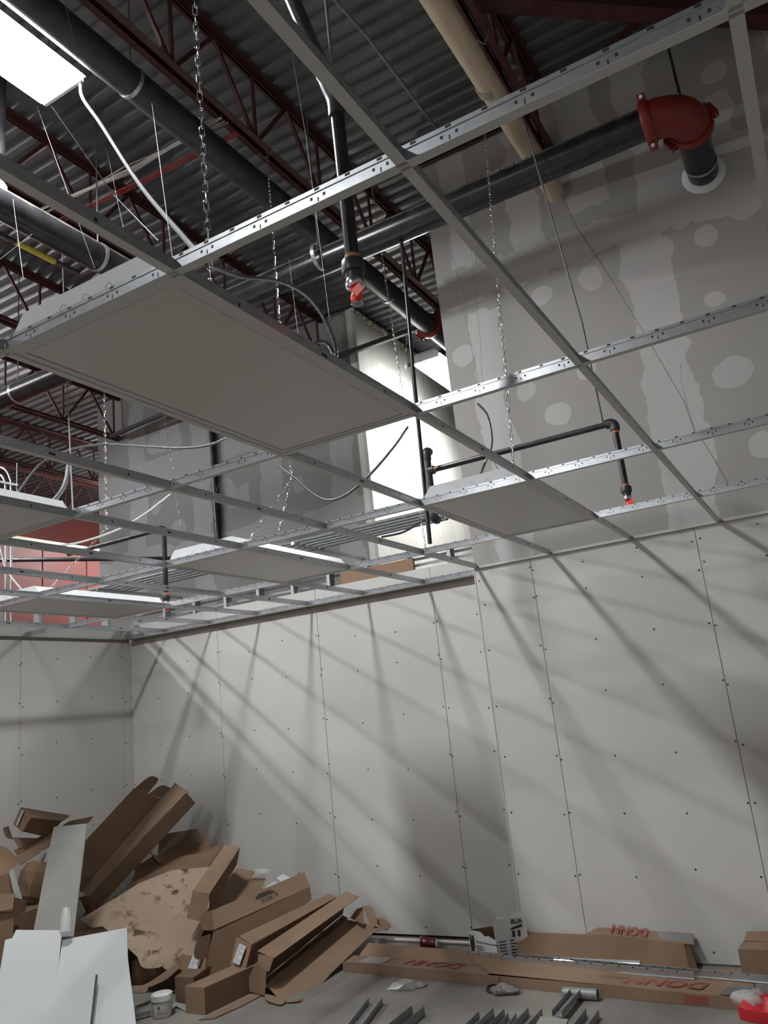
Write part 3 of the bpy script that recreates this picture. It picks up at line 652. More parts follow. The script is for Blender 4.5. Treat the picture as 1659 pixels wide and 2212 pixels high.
wire([(0.6419,4.0000,3.7965),(0.6264,4.0000,3.6829),(0.6276,4.0000,3.5653),(0.6363,3.9500,3.4770),(0.6566,3.9000,3.2754)], 'short loose tie wire tail twisted on the bent wire')
wire([(-3*F,2*F,G+0.04),(-3.9164,2.9024,4.4000),(-3.7635,2.7104,6.1000)], 'bright threaded rod dropping to the grid at left', 0.0045)
wire([(-2.9683,1.8763,6.2000),(-2.7961,2.2172,5.0000)], 'slanting wire below the left end of the lit fixture')
wire([(-2.7936,1.8550,6.1000),(-2.9924,2.5805,5.9000),(-2.6434,2.6861,5.4000)], 'thicker pale wire from the lit fixture down to the grid', 0.004)
wire([(-2.9246,1.6648,5.3000),(-2.5705,1.4867,4.5000)], 'short wire crossing the glossy pipe at the left edge')
wire([(-2.9092,1.5686,4.8000),(-2.7802,1.7043,5.0000)], 'short level wire at the left edge')
wire([(-2.8482,2.3741,6.2000),(-2.6060,2.3293,5.2000)], 'wire hanging behind the armoured cable')
wire([(-1.3244,2.4547,4.6000),(-0.5951,1.3918,3.4000)], 'wire hanging behind the large panel left of the sprinkler')
wire([(-6.80,6.2,6.95),(-6.2545,6.2000,4.3704)], 'faint wire before the far taped wall, nearest its left edge')
wire([(-7.60,5.2,6.95),(-7.1204,5.2000,5.4456)], 'wire hanging before the far deck above the left panel')
wire([(-2.4000,6.5907,6.2557),(-2.4000,6.6516,5.4425)], 'wire hanging beside the thin black pipe before the bright wall')
wire([(-0.4568,3.2000,3.2492),(-0.3224,3.0000,3.0120)], 'black tie wire at the end of the right light panel', 0.002, 'screw')
wire([(-0.1364,0.0200,2.9203),(-0.1309,0.0200,2.9002),(-0.1125,0.0100,2.8632)], 'dark hook wire on the near end of the large panel', 0.003, 'screw')
# ------------------------------------------------------------------ armoured cables
def flex(pts, label, r=0.0085, smooth_cable=False, mat='flex'):
    P = catmull(pts, 10); Q = [P[0]]; acc = 0
    st = r*0.95
    for a, b in zip(P, P[1:]):
        L = (b-a).length; pos = st-acc
        while pos < L: Q.append(a+(b-a)*pos/L); pos += st
        acc = (acc+L) % st
    R = [r if (k % 2 == 0 or smooth_cable) else r*0.72 for k in range(len(Q))]
    MB().tube(Q, R, 8).build('armoured_cable', mat, None, True, label=label, cat='cable')
flex([(-2.50,1.86,6.16),(-2.3912,1.7824,5.9000),(-1.9535,1.5411,5.3000),(-1.2230,1.1062,4.3000),(-0.5610,0.6673,3.5000),(-0.2827,0.4285,3.2000)], 'armoured cable coming down from the lit fixture to the large panel', 0.012, False, 'flex_dark')
flex([(-0.1981,0.3602,3.1000),(-0.2678,0.5938,3.2000),(-0.2411,0.7607,3.2500),(-0.1932,0.8525,3.2200),(-0.1700,0.9226,3.1500),(-0.1519,0.9459,3.0600),(-0.1491,0.9465,2.9800)], 'armoured cable arching over the large panel to its far edge', 0.0075)
flex([(-0.1611,0.7973,2.9900),(-0.1682,0.8694,3.0400),(-0.1559,0.9080,3.0400),(-0.1224,0.8882,2.9800)], 'short armoured cable loop at the far edge of the large panel', 0.007)
flex([(-2.5296,3.2000,3.9132),(-2.6640,3.1000,3.8641),(-2.8488,3.0000,3.8728),(-3.1286,2.9000,3.9359),(-3.4163,2.8000,4.0014),(-3.6604,2.7000,3.9950),(-3.8532,2.6000,3.9149),(-3.9876,2.5000,3.6957),(-3.9924,2.4500,3.5781)], 'long armoured cable sagging across the far taped wall to the left', 0.011)
flex([(-1.5593,2.5000,3.3083),(-1.4318,2.5000,3.1895),(-1.3100,2.5000,3.0638),(-1.2115,2.5000,3.0079),(-1.0833,2.5000,3.0177),(-0.9259,2.5000,3.0962),(-0.7613,2.5000,3.2136),(-0.6548,2.5000,3.3110)], 'cable looping below the large panel across the bright wall', 0.0085, True)
flex([(-3.3077,3.4000,3.6891),(-3.5130,3.3000,3.5439),(-3.7253,3.2000,3.4402),(-4.0453,3.1000,3.3889),(-4.2579,3.0000,3.3860)], 'pale cable slanting across the left cells to the far panel', 0.0085, True, 'whitewire')
flex([(-0.4186,3.0000,3.5247),(-0.3707,3.0000,3.4396),(-0.3594,3.0000,3.3133),(-0.3790,3.0000,3.2198),(-0.4320,3.0000,3.1410),(-0.3946,2.8000,3.0154)], 'armoured cable curling down to the right light panel', 0.008)
flex([(-0.4559,2.6000,3.4432),(-0.3906,2.6000,3.4405),(-0.3284,2.6000,3.4221)], 'short armoured cable end lying over the main tee', 0.008)
flex([(-2.7744,1.9751,3.5500),(-2.4603,1.6917,3.2500),(-2.1596,1.3906,3.0300),(-2.0419,1.2334,2.9250)], 'grey cable hanging down to the left light panel', 0.012, True)
flex([(-6.1200,6.7000,5.0074),(-5.9602,6.8000,4.9767),(-5.8364,6.8600,4.8734),(-5.7599,6.8600,5.0220),(-5.7380,6.9000,5.1252)], 'small armoured cable loop by the black riser', 0.008)
flex([(-7.7797,5.0000,4.3233),(-7.6825,5.0000,4.0657),(-7.5532,5.0000,3.8954),(-7.3384,5.0000,3.6852),(-7.2680,5.0000,3.5880)], 'white cables drooping at the far left before the red panels', 0.012, True, 'whitewire')
# cable bundle lying over the joists
e = thing('cable_bundle', 'bundle of white and red cables strung across the joists at upper left', 'cable', tuple((-2.9461,2.7110,6.1900)))
a0 = Vector((-3.6189,2.6823,6.1900)); a1 = Vector((-2.3303,2.7488,6.1900)); dd = (a1-a0)
for k in range(8):
    o = Vector((0,random.uniform(-.05,.05),random.uniform(0,.04))); o2 = Vector((0,random.uniform(-.04,.04),random.uniform(0,.04)))
    MB().tube([a0+o-dd*0.3, (a0+a1)/2+o2+Vector((0,0,-.02)), a1+o+dd*0.25], 0.0035, 6).build('white_cable', 'whitewire', e, True)
for k in range(3):
    o = Vector((0,0.13+0.022*k,0.0))
    MB().tube([a0+o-dd*0.3, (a0+a1)/2+o+Vector((0,0.0,-.01)), a1+o+dd*0.25], 0.005, 6).build('red_cable', 'redwire', e, True)
e = thing('marked_pipe', 'thin dark pipe with a yellow marker band at the left edge', 'pipe', tuple((-3.3000,2.1129,5.3000)))
m0 = Vector((-3.3209,1.7790,5.3000)); m1 = Vector((-3.3074,2.5076,5.3000)); MB().tube([m0,m1],0.018,10).build('pipe','blackpipe2',e,True)
MB().tube([Vector((-3.3163,1.9662,5.3000)),Vector((-3.3150,2.2953,5.3000))],0.022,10).build('marker_band','yellow',e,True)
MB().tube([(-1.0446,2.8657,6.8500),(-1.0157,3.3077,6.8500),(-1.0174,4.5502,6.8500)],0.014,10).build('deck_conduit','galv_dull',None,True,label='thin grey conduit running along the underside of the bare deck', cat='conduit')
# ------------------------------------------------------------------ waste cartons in the corner
def panel(parent, pts, mat='card', name='panel', t=0.004, label=None):
    return MB().sheet(pts, t).build(name, mat, parent, label=label)
def flap(parent, p0, p1, v, mat='card', name='flap', power=4):
    p0 = Vector(p0); p1 = Vector(p1); v = Vector(v); P = []
    for k in range(13):
        s = k/12; P.append(p0+(p1-p0)*s+v*math.sqrt(max(0, 1-abs(2*s-1)**power)))
    return panel(parent, P, mat, name)
def shipping_label(parent, o, xd, yd, w, h):
    o = Vector(o); xd = Vector(xd).normalized(); yd = Vector(yd); yd = (yd-xd*yd.dot(xd)).normalized(); n = xd.cross(yd)
    lb = panel(parent, [o+n*0.004, o+xd*w+n*0.004, o+xd*w+yd*h+n*0.004, o+yd*h+n*0.004], 'paper', 'shipping_label', 0.001, label='white printed shipping label')
    mb = MB()
    for k in range(9):
        a = o+xd*(w*0.12)+yd*(h*(0.08+0.1*k))+n*0.005; L = w*(0.35 if k in (2,3,6) else 0.75)
        mb.sheet([a, a+xd*L, a+xd*L+yd*h*0.035, a+yd*h*0.035], 0.0004)
    mb.build('print_lines', 'greyink', lb, kind='stuff')
def mid(a, b, t=0.5): return Vector(a)+(Vector(b)-Vector(a))*t
# dark cartons at the bottom of the heap
def plain_box(loc, w, d, h, rz, label, mat='card_dark'):
    e = thing('cardboard_box', label, 'box', loc); c, s = math.cos(rz), math.sin(rz); L = Vector(loc)
    def P(x, y, z): return L+Vector((x*c-y*s, x*s+y*c, z))
    for nm, q in (('front_panel',[(0,0,0),(w,0,0),(w,0,h),(0,0,h)]),('back_panel',[(0,d,0),(w,d,0),(w,d,h),(0,d,h)]),('side_panel',[(0,0,0),(0,d,0),(0,d,h),(0,0,h)]),('side_panel',[(w,0,0),(w,d,0),(w,d,h),(w,0,h)])):
        panel(e, [P(*p) for p in q], mat, nm)
    panel(e, [P(0,0,h),P(w,0,h),P(w,d*0.5,h),P(0,d*0.5,h)], mat, 'top_flap'); panel(e, [P(0,d*0.5,h),P(w,d*0.5,h),P(w,d,h),P(0,d,h)], mat, 'top_flap')
    return e
plain_box((-5.2,3.2,0.003), 1.0, 0.7, 0.30, 0.05, 'dark carton at the bottom of the heap near the left wall')
plain_box((-3.98,3.5,0.003), 0.62, 0.5, 0.16, 0.15, 'dark carton at the bottom of the heap behind the white sheets')
plain_box((-5.0,4.25,0.003), 1.2, 0.5, 0.42, 0.0, 'tall dark carton buried at the back of the heap')
plain_box((-4.95,2.66,0.003), 0.66, 0.45, 0.665, 0.05, 'dark carton standing at the left under the paper bundle')
# tall open carton leaning on the heap
A1,A2,A3 = (-4.5339,4.0850,1.3598), (-4.2046,4.2049,1.3568), (-4.5883,3.5625,0.6240); A0 = (-4.7917,3.3122,0.7065)
e = thing('long_carton', 'long open fixture carton leaning highest on the heap, dark inside', 'carton', A3)
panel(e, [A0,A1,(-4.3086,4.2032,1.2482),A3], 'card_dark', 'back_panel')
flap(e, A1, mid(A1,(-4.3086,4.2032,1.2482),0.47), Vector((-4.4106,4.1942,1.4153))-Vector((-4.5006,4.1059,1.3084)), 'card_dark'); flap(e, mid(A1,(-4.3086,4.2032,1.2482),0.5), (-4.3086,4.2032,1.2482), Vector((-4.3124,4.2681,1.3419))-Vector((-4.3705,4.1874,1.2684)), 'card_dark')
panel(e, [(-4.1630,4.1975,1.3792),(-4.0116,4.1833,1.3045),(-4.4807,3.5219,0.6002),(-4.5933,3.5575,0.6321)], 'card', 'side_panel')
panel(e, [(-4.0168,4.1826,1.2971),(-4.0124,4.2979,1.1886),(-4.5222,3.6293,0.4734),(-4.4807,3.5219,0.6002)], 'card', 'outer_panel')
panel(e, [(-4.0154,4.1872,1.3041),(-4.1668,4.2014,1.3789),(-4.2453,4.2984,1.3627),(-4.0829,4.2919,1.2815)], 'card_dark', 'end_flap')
ep = panel(e, [(-4.6769,3.5851,0.5825),(-4.4904,3.5257,0.6095),(-4.5134,3.6218,0.4755),(-4.6706,3.6380,0.4085)], 'card', 'end_panel')
shipping_label(e, (-4.6481,3.5919,0.4486), Vector((-4.5057,3.5831,0.5024))-Vector((-4.6481,3.5919,0.4486)), Vector((-4.6710,3.5708,0.5614))-Vector((-4.6481,3.5919,0.4486)), 0.07, 0.11)
# small labelled carton on the left wall side
e = thing('labelled_carton', 'small closed carton with a white label on its end, top left of the heap', 'carton', (-4.6959,3.1433,1.2751))
panel(e, [(-5.0402,3.3165,1.3309),(-4.8981,3.6974,1.2086),(-4.6487,3.4253,1.1968),(-4.6495,3.1085,1.2792)], 'card', 'top_panel'); panel(e, [(-4.6495,3.1085,1.2792),(-4.6487,3.4253,1.1968),(-4.7499,3.3399,1.0992),(-4.6907,3.0820,1.1710)], 'card_dark', 'side_panel')
panel(e, [(-5.0402,3.3165,1.3309),(-4.6495,3.1085,1.2792),(-4.6907,3.0820,1.1710),(-5.1030,3.2941,1.2082)], 'card', 'end_panel')
shipping_label(e, (-4.9422,3.2031,1.2156), Vector((-4.7105,3.0881,1.1944))-Vector((-4.9422,3.2031,1.2156)), Vector((-4.8980,3.2252,1.3037))-Vector((-4.9422,3.2031,1.2156)), 0.075, 0.115)
e = thing('torn_carton', 'torn carton lid with curled flap under the small labelled carton', 'carton', (-4.6961,3.0870,1.0609))
panel(e, [(-4.9458,3.1734,1.1075),(-4.7997,3.3082,1.1164),(-4.8059,3.4732,1.1421),(-4.8156,3.6299,1.1905),(-4.7875,3.8392,1.1259),(-4.7441,3.7524,1.1013),(-4.7254,3.4006,1.1382),(-4.8315,3.1456,1.0101)], 'card', 'lid_panel')
flap(e, (-4.9426,3.1752,1.1071), (-5.0007,3.1738,1.2076), Vector((-4.9234,3.1108,1.1637))-Vector((-4.9260,3.1710,1.1533)), 'card')
panel(e, [(-4.8602,3.1250,1.0282),(-4.7246,3.4000,1.1418),(-4.6524,3.3341,1.0985),(-4.7441,3.0820,0.9876)], 'card_dark', 'rim_panel')
panel(e, [(-4.7629,3.0712,0.9898),(-4.6524,3.3341,1.0985),(-4.5978,3.2650,1.0334),(-4.6486,3.0288,0.9441)], 'card', 'side_panel')
# gypsum offcuts
e = thing('drywall_strip', 'tall grey drywall offcut standing in the heap behind the white sheets', 'board', (-4.0614,2.8828,0.3000))
MB().sheet([(-4.2730,3.0396,1.2062),(-4.0518,3.1584,1.2076),(-3.8606,2.8761,0.5048),(-4.1108,2.7327,0.5347)], 0.013).build('core', 'drygrey', e)
e = thing('white_sheet', 'big white drywall sheet leaning at the lower left corner, left of the slit', 'board', (-3.4360,2.0774,0.0000))
MB().sheet([(-4.1496,2.6263,0.6291),(-3.8474,2.7517,0.6375),(-3.7026,2.6383,0.2818),(-3.0998,2.1584,0.0040),(-3.5436,1.9799,0.0040),(-4.1798,2.5822,0.5210),(-4.1460,2.6107,0.5259)], 0.013).build('core', 'drywhite', e)
e = thing('white_sheet', 'big white drywall sheet leaning at lower left, right of the slit, with a black crack', 'board', (-2.9162,2.2184,0.0000))
MB().sheet([(-3.7885,2.7099,0.5667),(-3.7440,2.7617,0.5515),(-3.4447,2.9617,0.5804),(-3.3123,2.8749,0.3135),(-2.6608,2.3343,0.0040),(-3.0970,2.1592,0.0040),(-3.6638,2.6091,0.2934)], 0.013).build('core', 'drywhite', e)
wq = [Vector((-3.7885,2.7099,0.5667)),Vector((-3.4447,2.9617,0.5804)),Vector((-2.6608,2.3343,0.0040)),Vector((-3.0970,2.1592,0.0040))]; wn = (wq[2]-wq[0]).cross(wq[3]-wq[1]).normalized()
if wn.y > 0: wn = -wn
ca = mid(mid(wq[0],wq[1],0.53),mid(wq[3],wq[2],0.50),0.38)+wn*0.02; cb = mid(mid(wq[0],wq[1],0.46),mid(wq[3],wq[2],0.36),0.80)+wn*0.02
MB().bar(ca, cb, 0.010, 0.02, up=tuple(wn)).build('crack', 'screw', e)
MB().lathe((-3.7398,2.7098,0.5770), Vector((-3.7960,2.7597,0.7068))-Vector((-3.7398,2.7098,0.5770)), [(0,0.036),(0.02,0.038),(0.10,0.036),(0.14,0.03),(0.16,0.028)], 14).build('plastic_cup', 'plastic', None, True, label='clear plastic cup stuck between the white sheets', cat='cup')
# dirty flattened carton
e = thing('flattened_carton', 'flattened carton with brown mud stains lying on the heap', 'carton', (-3.8665,3.4737,0.4519))
panel(e, [(-4.3416,3.3276,0.4762),(-4.2365,3.5865,0.5887),(-4.1766,3.7751,0.6571),(-4.0476,4.0103,0.6922),(-3.8200,4.1921,0.6906),(-3.6069,4.3721,0.6679),(-3.5329,4.1069,0.5051),(-3.5219,3.8557,0.3801),(-3.4800,3.7095,0.2737),(-3.4377,3.5995,0.2053),(-3.7559,3.3609,0.2347),(-3.8371,3.3589,0.2936),(-4.1571,3.3842,0.4213),(-4.2112,3.3299,0.4274)], 'card_dirty', 'panel')
flap(e, (-3.7718,3.3627,0.2396), (-3.6120,3.4760,0.2267), Vector((-3.6169,3.3593,0.1748))-Vector((-3.6906,3.4201,0.2330)), 'card_dirty'); flap(e, (-3.6444,3.4574,0.2305), (-3.4397,3.6072,0.2155), Vector((-3.4809,3.4410,0.1453))-Vector((-3.5559,3.5317,0.2194)), 'card_dirty')
# dark trays behind
e = thing('open_carton', 'dark open carton at the back of the heap against the wall', 'carton', (-4.2972,4.4409,0.7641))
panel(e, [(-4.5837,4.4218,0.9056),(-4.3175,4.6168,0.9306),(-4.1966,4.5844,0.8619),(-4.1916,4.6466,0.8588),(-4.1352,4.5887,0.7578),(-4.4795,4.2838,0.7650)], 'card_dark', 'back_panel'); panel(e, [(-4.4938,4.2756,0.7667),(-4.1317,4.5859,0.7740),(-4.0632,4.6823,0.7709),(-4.0121,4.5973,0.7548),(-4.4256,4.2067,0.7264)], 'card_dark', 'rim_panel')
e = thing('open_carton', 'dark open carton lying above the stained flattened carton', 'carton', (-4.1305,4.2607,0.6844))
panel(e, [(-4.4751,4.0609,0.7334),(-3.9740,4.5549,0.7701),(-3.9779,4.4565,0.6972),(-3.9677,4.3586,0.6491),(-4.3719,3.8571,0.6162)], 'card_dark', 'side_panel')
panel(e, [(-4.4544,4.1626,0.8265),(-4.3262,4.2016,0.7270),(-4.2881,4.1681,0.7111),(-4.3368,4.1311,0.7487)], 'card', 'torn_flap'); panel(e, [(-4.4783,4.0103,0.6992),(-4.3921,4.1444,0.8028),(-4.3241,4.1824,0.7158),(-4.3409,3.9297,0.6255)], 'card_dark', 'inner_panel')
# left edge clutter
e = thing('crushed_carton', 'crushed dark carton at the left edge of the heap', 'carton', (-4.6278,2.9183,0.9599))
panel(e, [(-4.8088,2.8866,1.1399),(-4.7205,2.9513,1.0799),(-4.5523,2.9497,0.9927),(-4.4875,2.8257,0.9339),(-4.5752,2.7304,0.8970)], 'card_dark', 'top_panel'); panel(e, [(-4.5752,2.7304,0.8970),(-4.4875,2.8257,0.9339),(-4.4519,2.8327,0.7714),(-4.5490,2.7143,0.7976)], 'card_dark', 'side_panel')
e = thing('cardboard_block', 'small brown carton end at the left edge beside the white sheets', 'carton', (-4.2768,2.6332,0.7753))
panel(e, [(-4.3983,2.6097,0.8331),(-4.2526,2.6914,0.8223),(-4.2427,2.6782,0.7231),(-4.3460,2.5758,0.7222)], 'card', 'front_panel', 0.01); panel(e, [(-4.2774,2.7097,0.7934),(-4.3351,2.8464,0.7387),(-4.3300,2.8364,0.5780),(-4.2615,2.6896,0.6062)], 'card_dark', 'side_panel')
panel(e, [(-4.3844,2.6024,0.7207),(-4.2620,2.6960,0.7063),(-4.2253,2.6651,0.4727),(-4.3108,2.5588,0.3551)], 'card_dark', 'lower_panel')
MB().sheet([(-4.4771,2.8068,0.9379),(-4.4641,2.8315,0.9582),(-4.3541,2.8336,0.7477),(-4.3828,2.7902,0.7637)], 0.012).build('drywall_scrap', 'drygrey', None, label='narrow grey drywall scrap at left of the heap', cat='board')
e = thing('paper_bundle', 'rolled brown paper bundle with a grey tip beside the grey drywall offcut', 'bundle', (-4.5729,3.0192,0.7100))
p0 = Vector((-4.5078,2.9986,0.6998)); ax = Vector((-4.4879,3.0628,0.9235))-p0
MB().lathe(p0, ax, [(0,0.07),(0.03,0.10),(0.12,0.115),(0.2,0.11),(0.25,0.085),(0.27,0.05)], 8).build('roll', 'card_dark', e)
MB().lathe(p0+ax.normalized()*0.26, ax+Vector((0.08,0,0.02)), [(0,0.026),(0.07,0.026),(0.085,0.018)], 10).build('tip', 'drygrey', e, True)
# tent shaped open carton
e = thing('open_carton', 'short open carton tipped over on the stained cardboard', 'carton', (-3.4120,3.6416,0.5174))
panel(e, [(-3.5393,4.1160,0.8724),(-3.3849,4.1109,0.8537),(-3.3225,3.6654,0.6032),(-3.4818,3.6539,0.6298)], 'card', 'top_panel'); panel(e, [(-3.4818,3.6539,0.6298),(-3.3225,3.6654,0.6032),(-3.3486,3.6209,0.4222),(-3.5046,3.6121,0.4457)], 'card', 'end_panel')
panel(e, [(-3.3884,4.1150,0.8530),(-3.4231,4.1044,0.7219),(-3.3721,3.7071,0.4861),(-3.3270,3.6700,0.5989)], 'card_dark', 'side_panel')
panel(e, [(-3.5465,4.1242,0.8710),(-3.4895,3.6620,0.6279),(-3.5124,3.6202,0.4434),(-3.6085,4.1300,0.6924)], 'card_dark', 'side_panel')
e = thing('flat_carton', 'flat brown carton lid lying between two open cartons', 'carton', (-3.3948,4.0504,0.5541))
panel(e, [(-3.5793,4.2917,0.6734),(-3.3772,4.4283,0.5764),(-3.3220,4.2820,0.4954),(-3.3500,4.0444,0.4542),(-3.4560,3.7602,0.4289),(-3.5337,3.9863,0.5159)], 'card', 'panel')
MB().add(*(lambda P: (P, [(0,1,2),(0,2,3),(2,4,3),(4,5,3),(1,6,2),(6,4,2)]))([(-3.4869,4.3405,0.5948),(-3.4720,4.3982,0.6259),(-3.3782,4.3394,0.5989),(-3.4058,4.2698,0.5853),(-3.3287,4.4202,0.6142),(-3.3415,4.3690,0.5642),(-3.4031,4.4355,0.6254)])).build('plastic_wrap', 'plastic', None, label='crumpled clear plastic wrap on the carton lid by the wall', cat='plastic')
e = thing('small_white_box', 'tiny white printed box wedged behind the lettered carton', 'box', (-3.2908,4.5207,0.5388)); panel(e, [(-3.3353,4.4963,0.5403),(-3.3125,4.5641,0.5513),(-3.2345,4.5541,0.5283),(-3.2796,4.4767,0.5089)], 'paper', 'lid'); panel(e, [(-3.3215,4.3374,0.5075),(-3.3322,4.4455,0.5190),(-3.2796,4.4767,0.5089),(-3.3168,4.2957,0.4574)], 'paper', 'side')
# lettered carton
e = thing('lettered_carton', 'long carton with black lettering on its upper side, in front of the heap', 'carton', (-3.2801,3.6406,0.3594))
U = [(-3.3314,3.6927,0.4905),(-3.0646,4.5159,0.5729),(-2.9734,4.4734,0.4837),(-3.2801,3.6406,0.3594)]
panel(e, U, 'card', 'upper_panel'); panel(e, [(-3.2801,3.6406,0.3594),(-2.9734,4.4734,0.4837),(-2.9930,4.4595,0.3717),(-3.1212,3.6378,0.1356),(-3.2198,3.4564,0.0923),(-3.2619,3.5401,0.2120)], 'card_dark', 'front_panel')
flap(e, (-3.2793,3.6400,0.3627), (-3.3321,3.6932,0.4872), Vector((-3.3116,3.5419,0.4405))-Vector((-3.3073,3.6659,0.4245)), 'card'); flap(e, (-3.2492,3.5256,0.2047), (-3.2908,3.6266,0.3471), Vector((-3.2833,3.4344,0.2958))-Vector((-3.2825,3.5820,0.2727)), 'card_dark')
panel(e, [(-3.4821,3.5083,0.2356),(-3.2212,3.4906,0.2162),(-3.2077,3.4385,0.0956),(-3.4490,3.4631,0.1283)], 'card', 'end_panel'); shipping_label(e, (-3.3593,3.4357,0.1474), Vector((-3.2441,3.4332,0.1276))-Vector((-3.3593,3.4357,0.1474)), Vector((-3.3956,3.4842,0.2372))-Vector((-3.3593,3.4357,0.1474)), 0.088, 0.12)
tx = (Vector(U[1])-Vector(U[0])).normalized(); ty = (Vector(U[0])-Vector(U[3]))
def onU(s, t): return Vector(U[0])*(1-s)*(1-t)+Vector(U[1])*s*(1-t)+Vector(U[2])*s*t+Vector(U[3])*(1-s)*t
text('GE', onU(0.665,0.14), -ty, tx, 0.05, 'ink', e, bold=0.03, off=0.007, xs=0.9)
text('BL TAKE 2SC', onU(0.655,0.50), -tx, -ty, 0.034, 'ink', e, off=0.007, xs=0.6, bold=0.01)
for k, (a, b) in enumerate(((0.46,0.60),(0.44,0.62),(0.43,0.64))):
    q0, q1 = onU(a,0.20+0.09*k), onU(b,0.20+0.09*k); n = (tx.cross(ty)).normalized()*0.006
    MB().bar(q0+n, q1+n, 0.0015, 0.006, up=tuple(ty)).build('print_line', 'ink', e)
# long closed carton
e = thing('long_carton', 'long narrow carton with a white label on its near end, between two open ones', 'carton', (-2.9151,3.6243,0.2849))
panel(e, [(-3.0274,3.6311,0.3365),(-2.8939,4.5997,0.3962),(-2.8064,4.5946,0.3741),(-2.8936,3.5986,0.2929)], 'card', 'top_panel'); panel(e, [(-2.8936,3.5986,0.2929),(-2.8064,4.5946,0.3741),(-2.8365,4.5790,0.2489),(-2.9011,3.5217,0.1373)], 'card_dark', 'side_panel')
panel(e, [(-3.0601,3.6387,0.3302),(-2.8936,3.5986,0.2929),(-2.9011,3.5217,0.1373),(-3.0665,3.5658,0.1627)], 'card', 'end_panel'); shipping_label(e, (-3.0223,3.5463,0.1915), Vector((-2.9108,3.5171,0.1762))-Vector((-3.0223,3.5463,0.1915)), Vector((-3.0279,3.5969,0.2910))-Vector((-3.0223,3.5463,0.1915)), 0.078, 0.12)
# big open carton in front
e = thing('open_carton', 'large open carton at the right of the heap with its lid spread on the floor', 'carton', (-2.7874,3.6010,0.0000))
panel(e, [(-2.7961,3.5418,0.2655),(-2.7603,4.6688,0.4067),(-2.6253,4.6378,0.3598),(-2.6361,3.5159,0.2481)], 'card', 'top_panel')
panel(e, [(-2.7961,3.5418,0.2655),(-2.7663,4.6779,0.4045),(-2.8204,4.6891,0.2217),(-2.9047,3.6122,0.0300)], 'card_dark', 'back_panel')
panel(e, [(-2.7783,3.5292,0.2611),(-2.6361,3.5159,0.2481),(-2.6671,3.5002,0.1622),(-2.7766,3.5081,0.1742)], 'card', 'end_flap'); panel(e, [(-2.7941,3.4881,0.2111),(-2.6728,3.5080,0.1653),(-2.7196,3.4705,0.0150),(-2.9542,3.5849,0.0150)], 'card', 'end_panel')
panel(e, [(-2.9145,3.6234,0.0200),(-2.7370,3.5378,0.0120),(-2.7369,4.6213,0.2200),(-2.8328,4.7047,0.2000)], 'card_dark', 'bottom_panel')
panel(e, [(-2.7589,3.5508,0.0150),(-2.5048,3.4641,0.0120),(-2.4141,3.5169,0.0120),(-2.4781,3.9551,0.0200),(-2.5066,4.6004,0.0600),(-2.4374,4.7101,0.1000),(-2.7038,4.5725,0.2400)], 'card', 'lid_panel')
flap(e, (-2.7299,3.5143,0.0200), (-2.5073,3.4575,0.0140), Vector((-2.5711,3.3999,0.0120))-Vector((-2.6260,3.4922,0.0170)), 'card'); flap(e, (-2.5094,3.4601,0.0130), (-2.4068,3.5068,0.0130), Vector((-2.4459,3.4460,0.0110))-Vector((-2.4607,3.4872,0.0130)), 'card')
panel(e, [(-2.6737,4.6628,0.2629),(-2.6388,4.7110,0.2831),(-2.5421,4.5469,0.1800),(-2.6629,4.5496,0.2400)], 'card_dark', 'end_panel'); flap(e, (-2.5246,4.6248,0.1400), (-2.6388,4.7110,0.2831), Vector((-2.5574,4.7390,0.2156))-Vector((-2.6256,4.7178,0.2019)), 'card'); flap(e, (-2.4414,4.7096,0.1000), (-2.5741,4.7432,0.1692), Vector((-2.4750,4.7789,0.1490))-Vector((-2.5346,4.7553,0.1191)), 'card')
# closed front carton
b = [Vector((-3.0925,3.1361,0.0020)),Vector((-2.9266,3.1407,0.0020)),Vector((-2.8736,3.6325,0.0020))]; b.append(b[0]+(b[2]-b[1])); H = Vector((0,0,0.158))
e = thing('closed_carton', 'closed square carton end standing nearest the floor in front of the heap', 'carton', tuple(b[1]))
panel(e, [b[0],b[1],b[1]+H,b[0]+H], 'card', 'end_panel'); panel(e, [b[1],b[2],b[2]+H,b[1]+H], 'card_dark', 'side_panel'); panel(e, [b[0],b[3],b[3]+H,b[0]+H], 'card_dark', 'side_panel')
panel(e, [b[0]+H,b[1]+H,b[2]+H,b[3]+H], 'card', 'top_panel')
e = thing('carton_flap', 'loose rounded carton flap lying on the floor below the closed carton', 'carton', (-2.7949,3.1522,0.0000))
panel(e, [(-2.9016,3.0484,0.0060),(-2.8117,3.0920,0.0060),(-2.7710,3.3089,0.0060),(-2.7605,3.5162,0.0060),(-2.8277,3.5651,0.0060),(-2.8811,3.1391,0.0060)], 'card', 'panel')
b = [Vector((-3.3162,3.2727,0.0020)),Vector((-3.1605,3.2884,0.0020)),Vector((-3.2429,3.6167,0.0020))]; b.append(b[0]+(b[2]-b[1])); H = Vector((0,0,0.16))
e = thing('closed_carton', 'dark closed carton half hidden behind the front carton', 'carton', tuple(b[1]))
panel(e, [b[0],b[1],b[1]+H,b[0]+H], 'card_dark', 'end_panel'); panel(e, [b[1],b[2],b[2]+H,b[1]+H], 'card_dark', 'side_panel'); panel(e, [b[0]+H,b[1]+H,b[2]+H,b[3]+H], 'card_dark', 'top_panel'); panel(e, [b[0],b[3],b[3]+H,b[0]+H], 'card_dark', 'side_panel')
e = thing('curled_cardboard', 'curled grey brown cardboard piece in the dark gap under the stained carton', 'carton', (-3.5643,3.2616,0.1236))
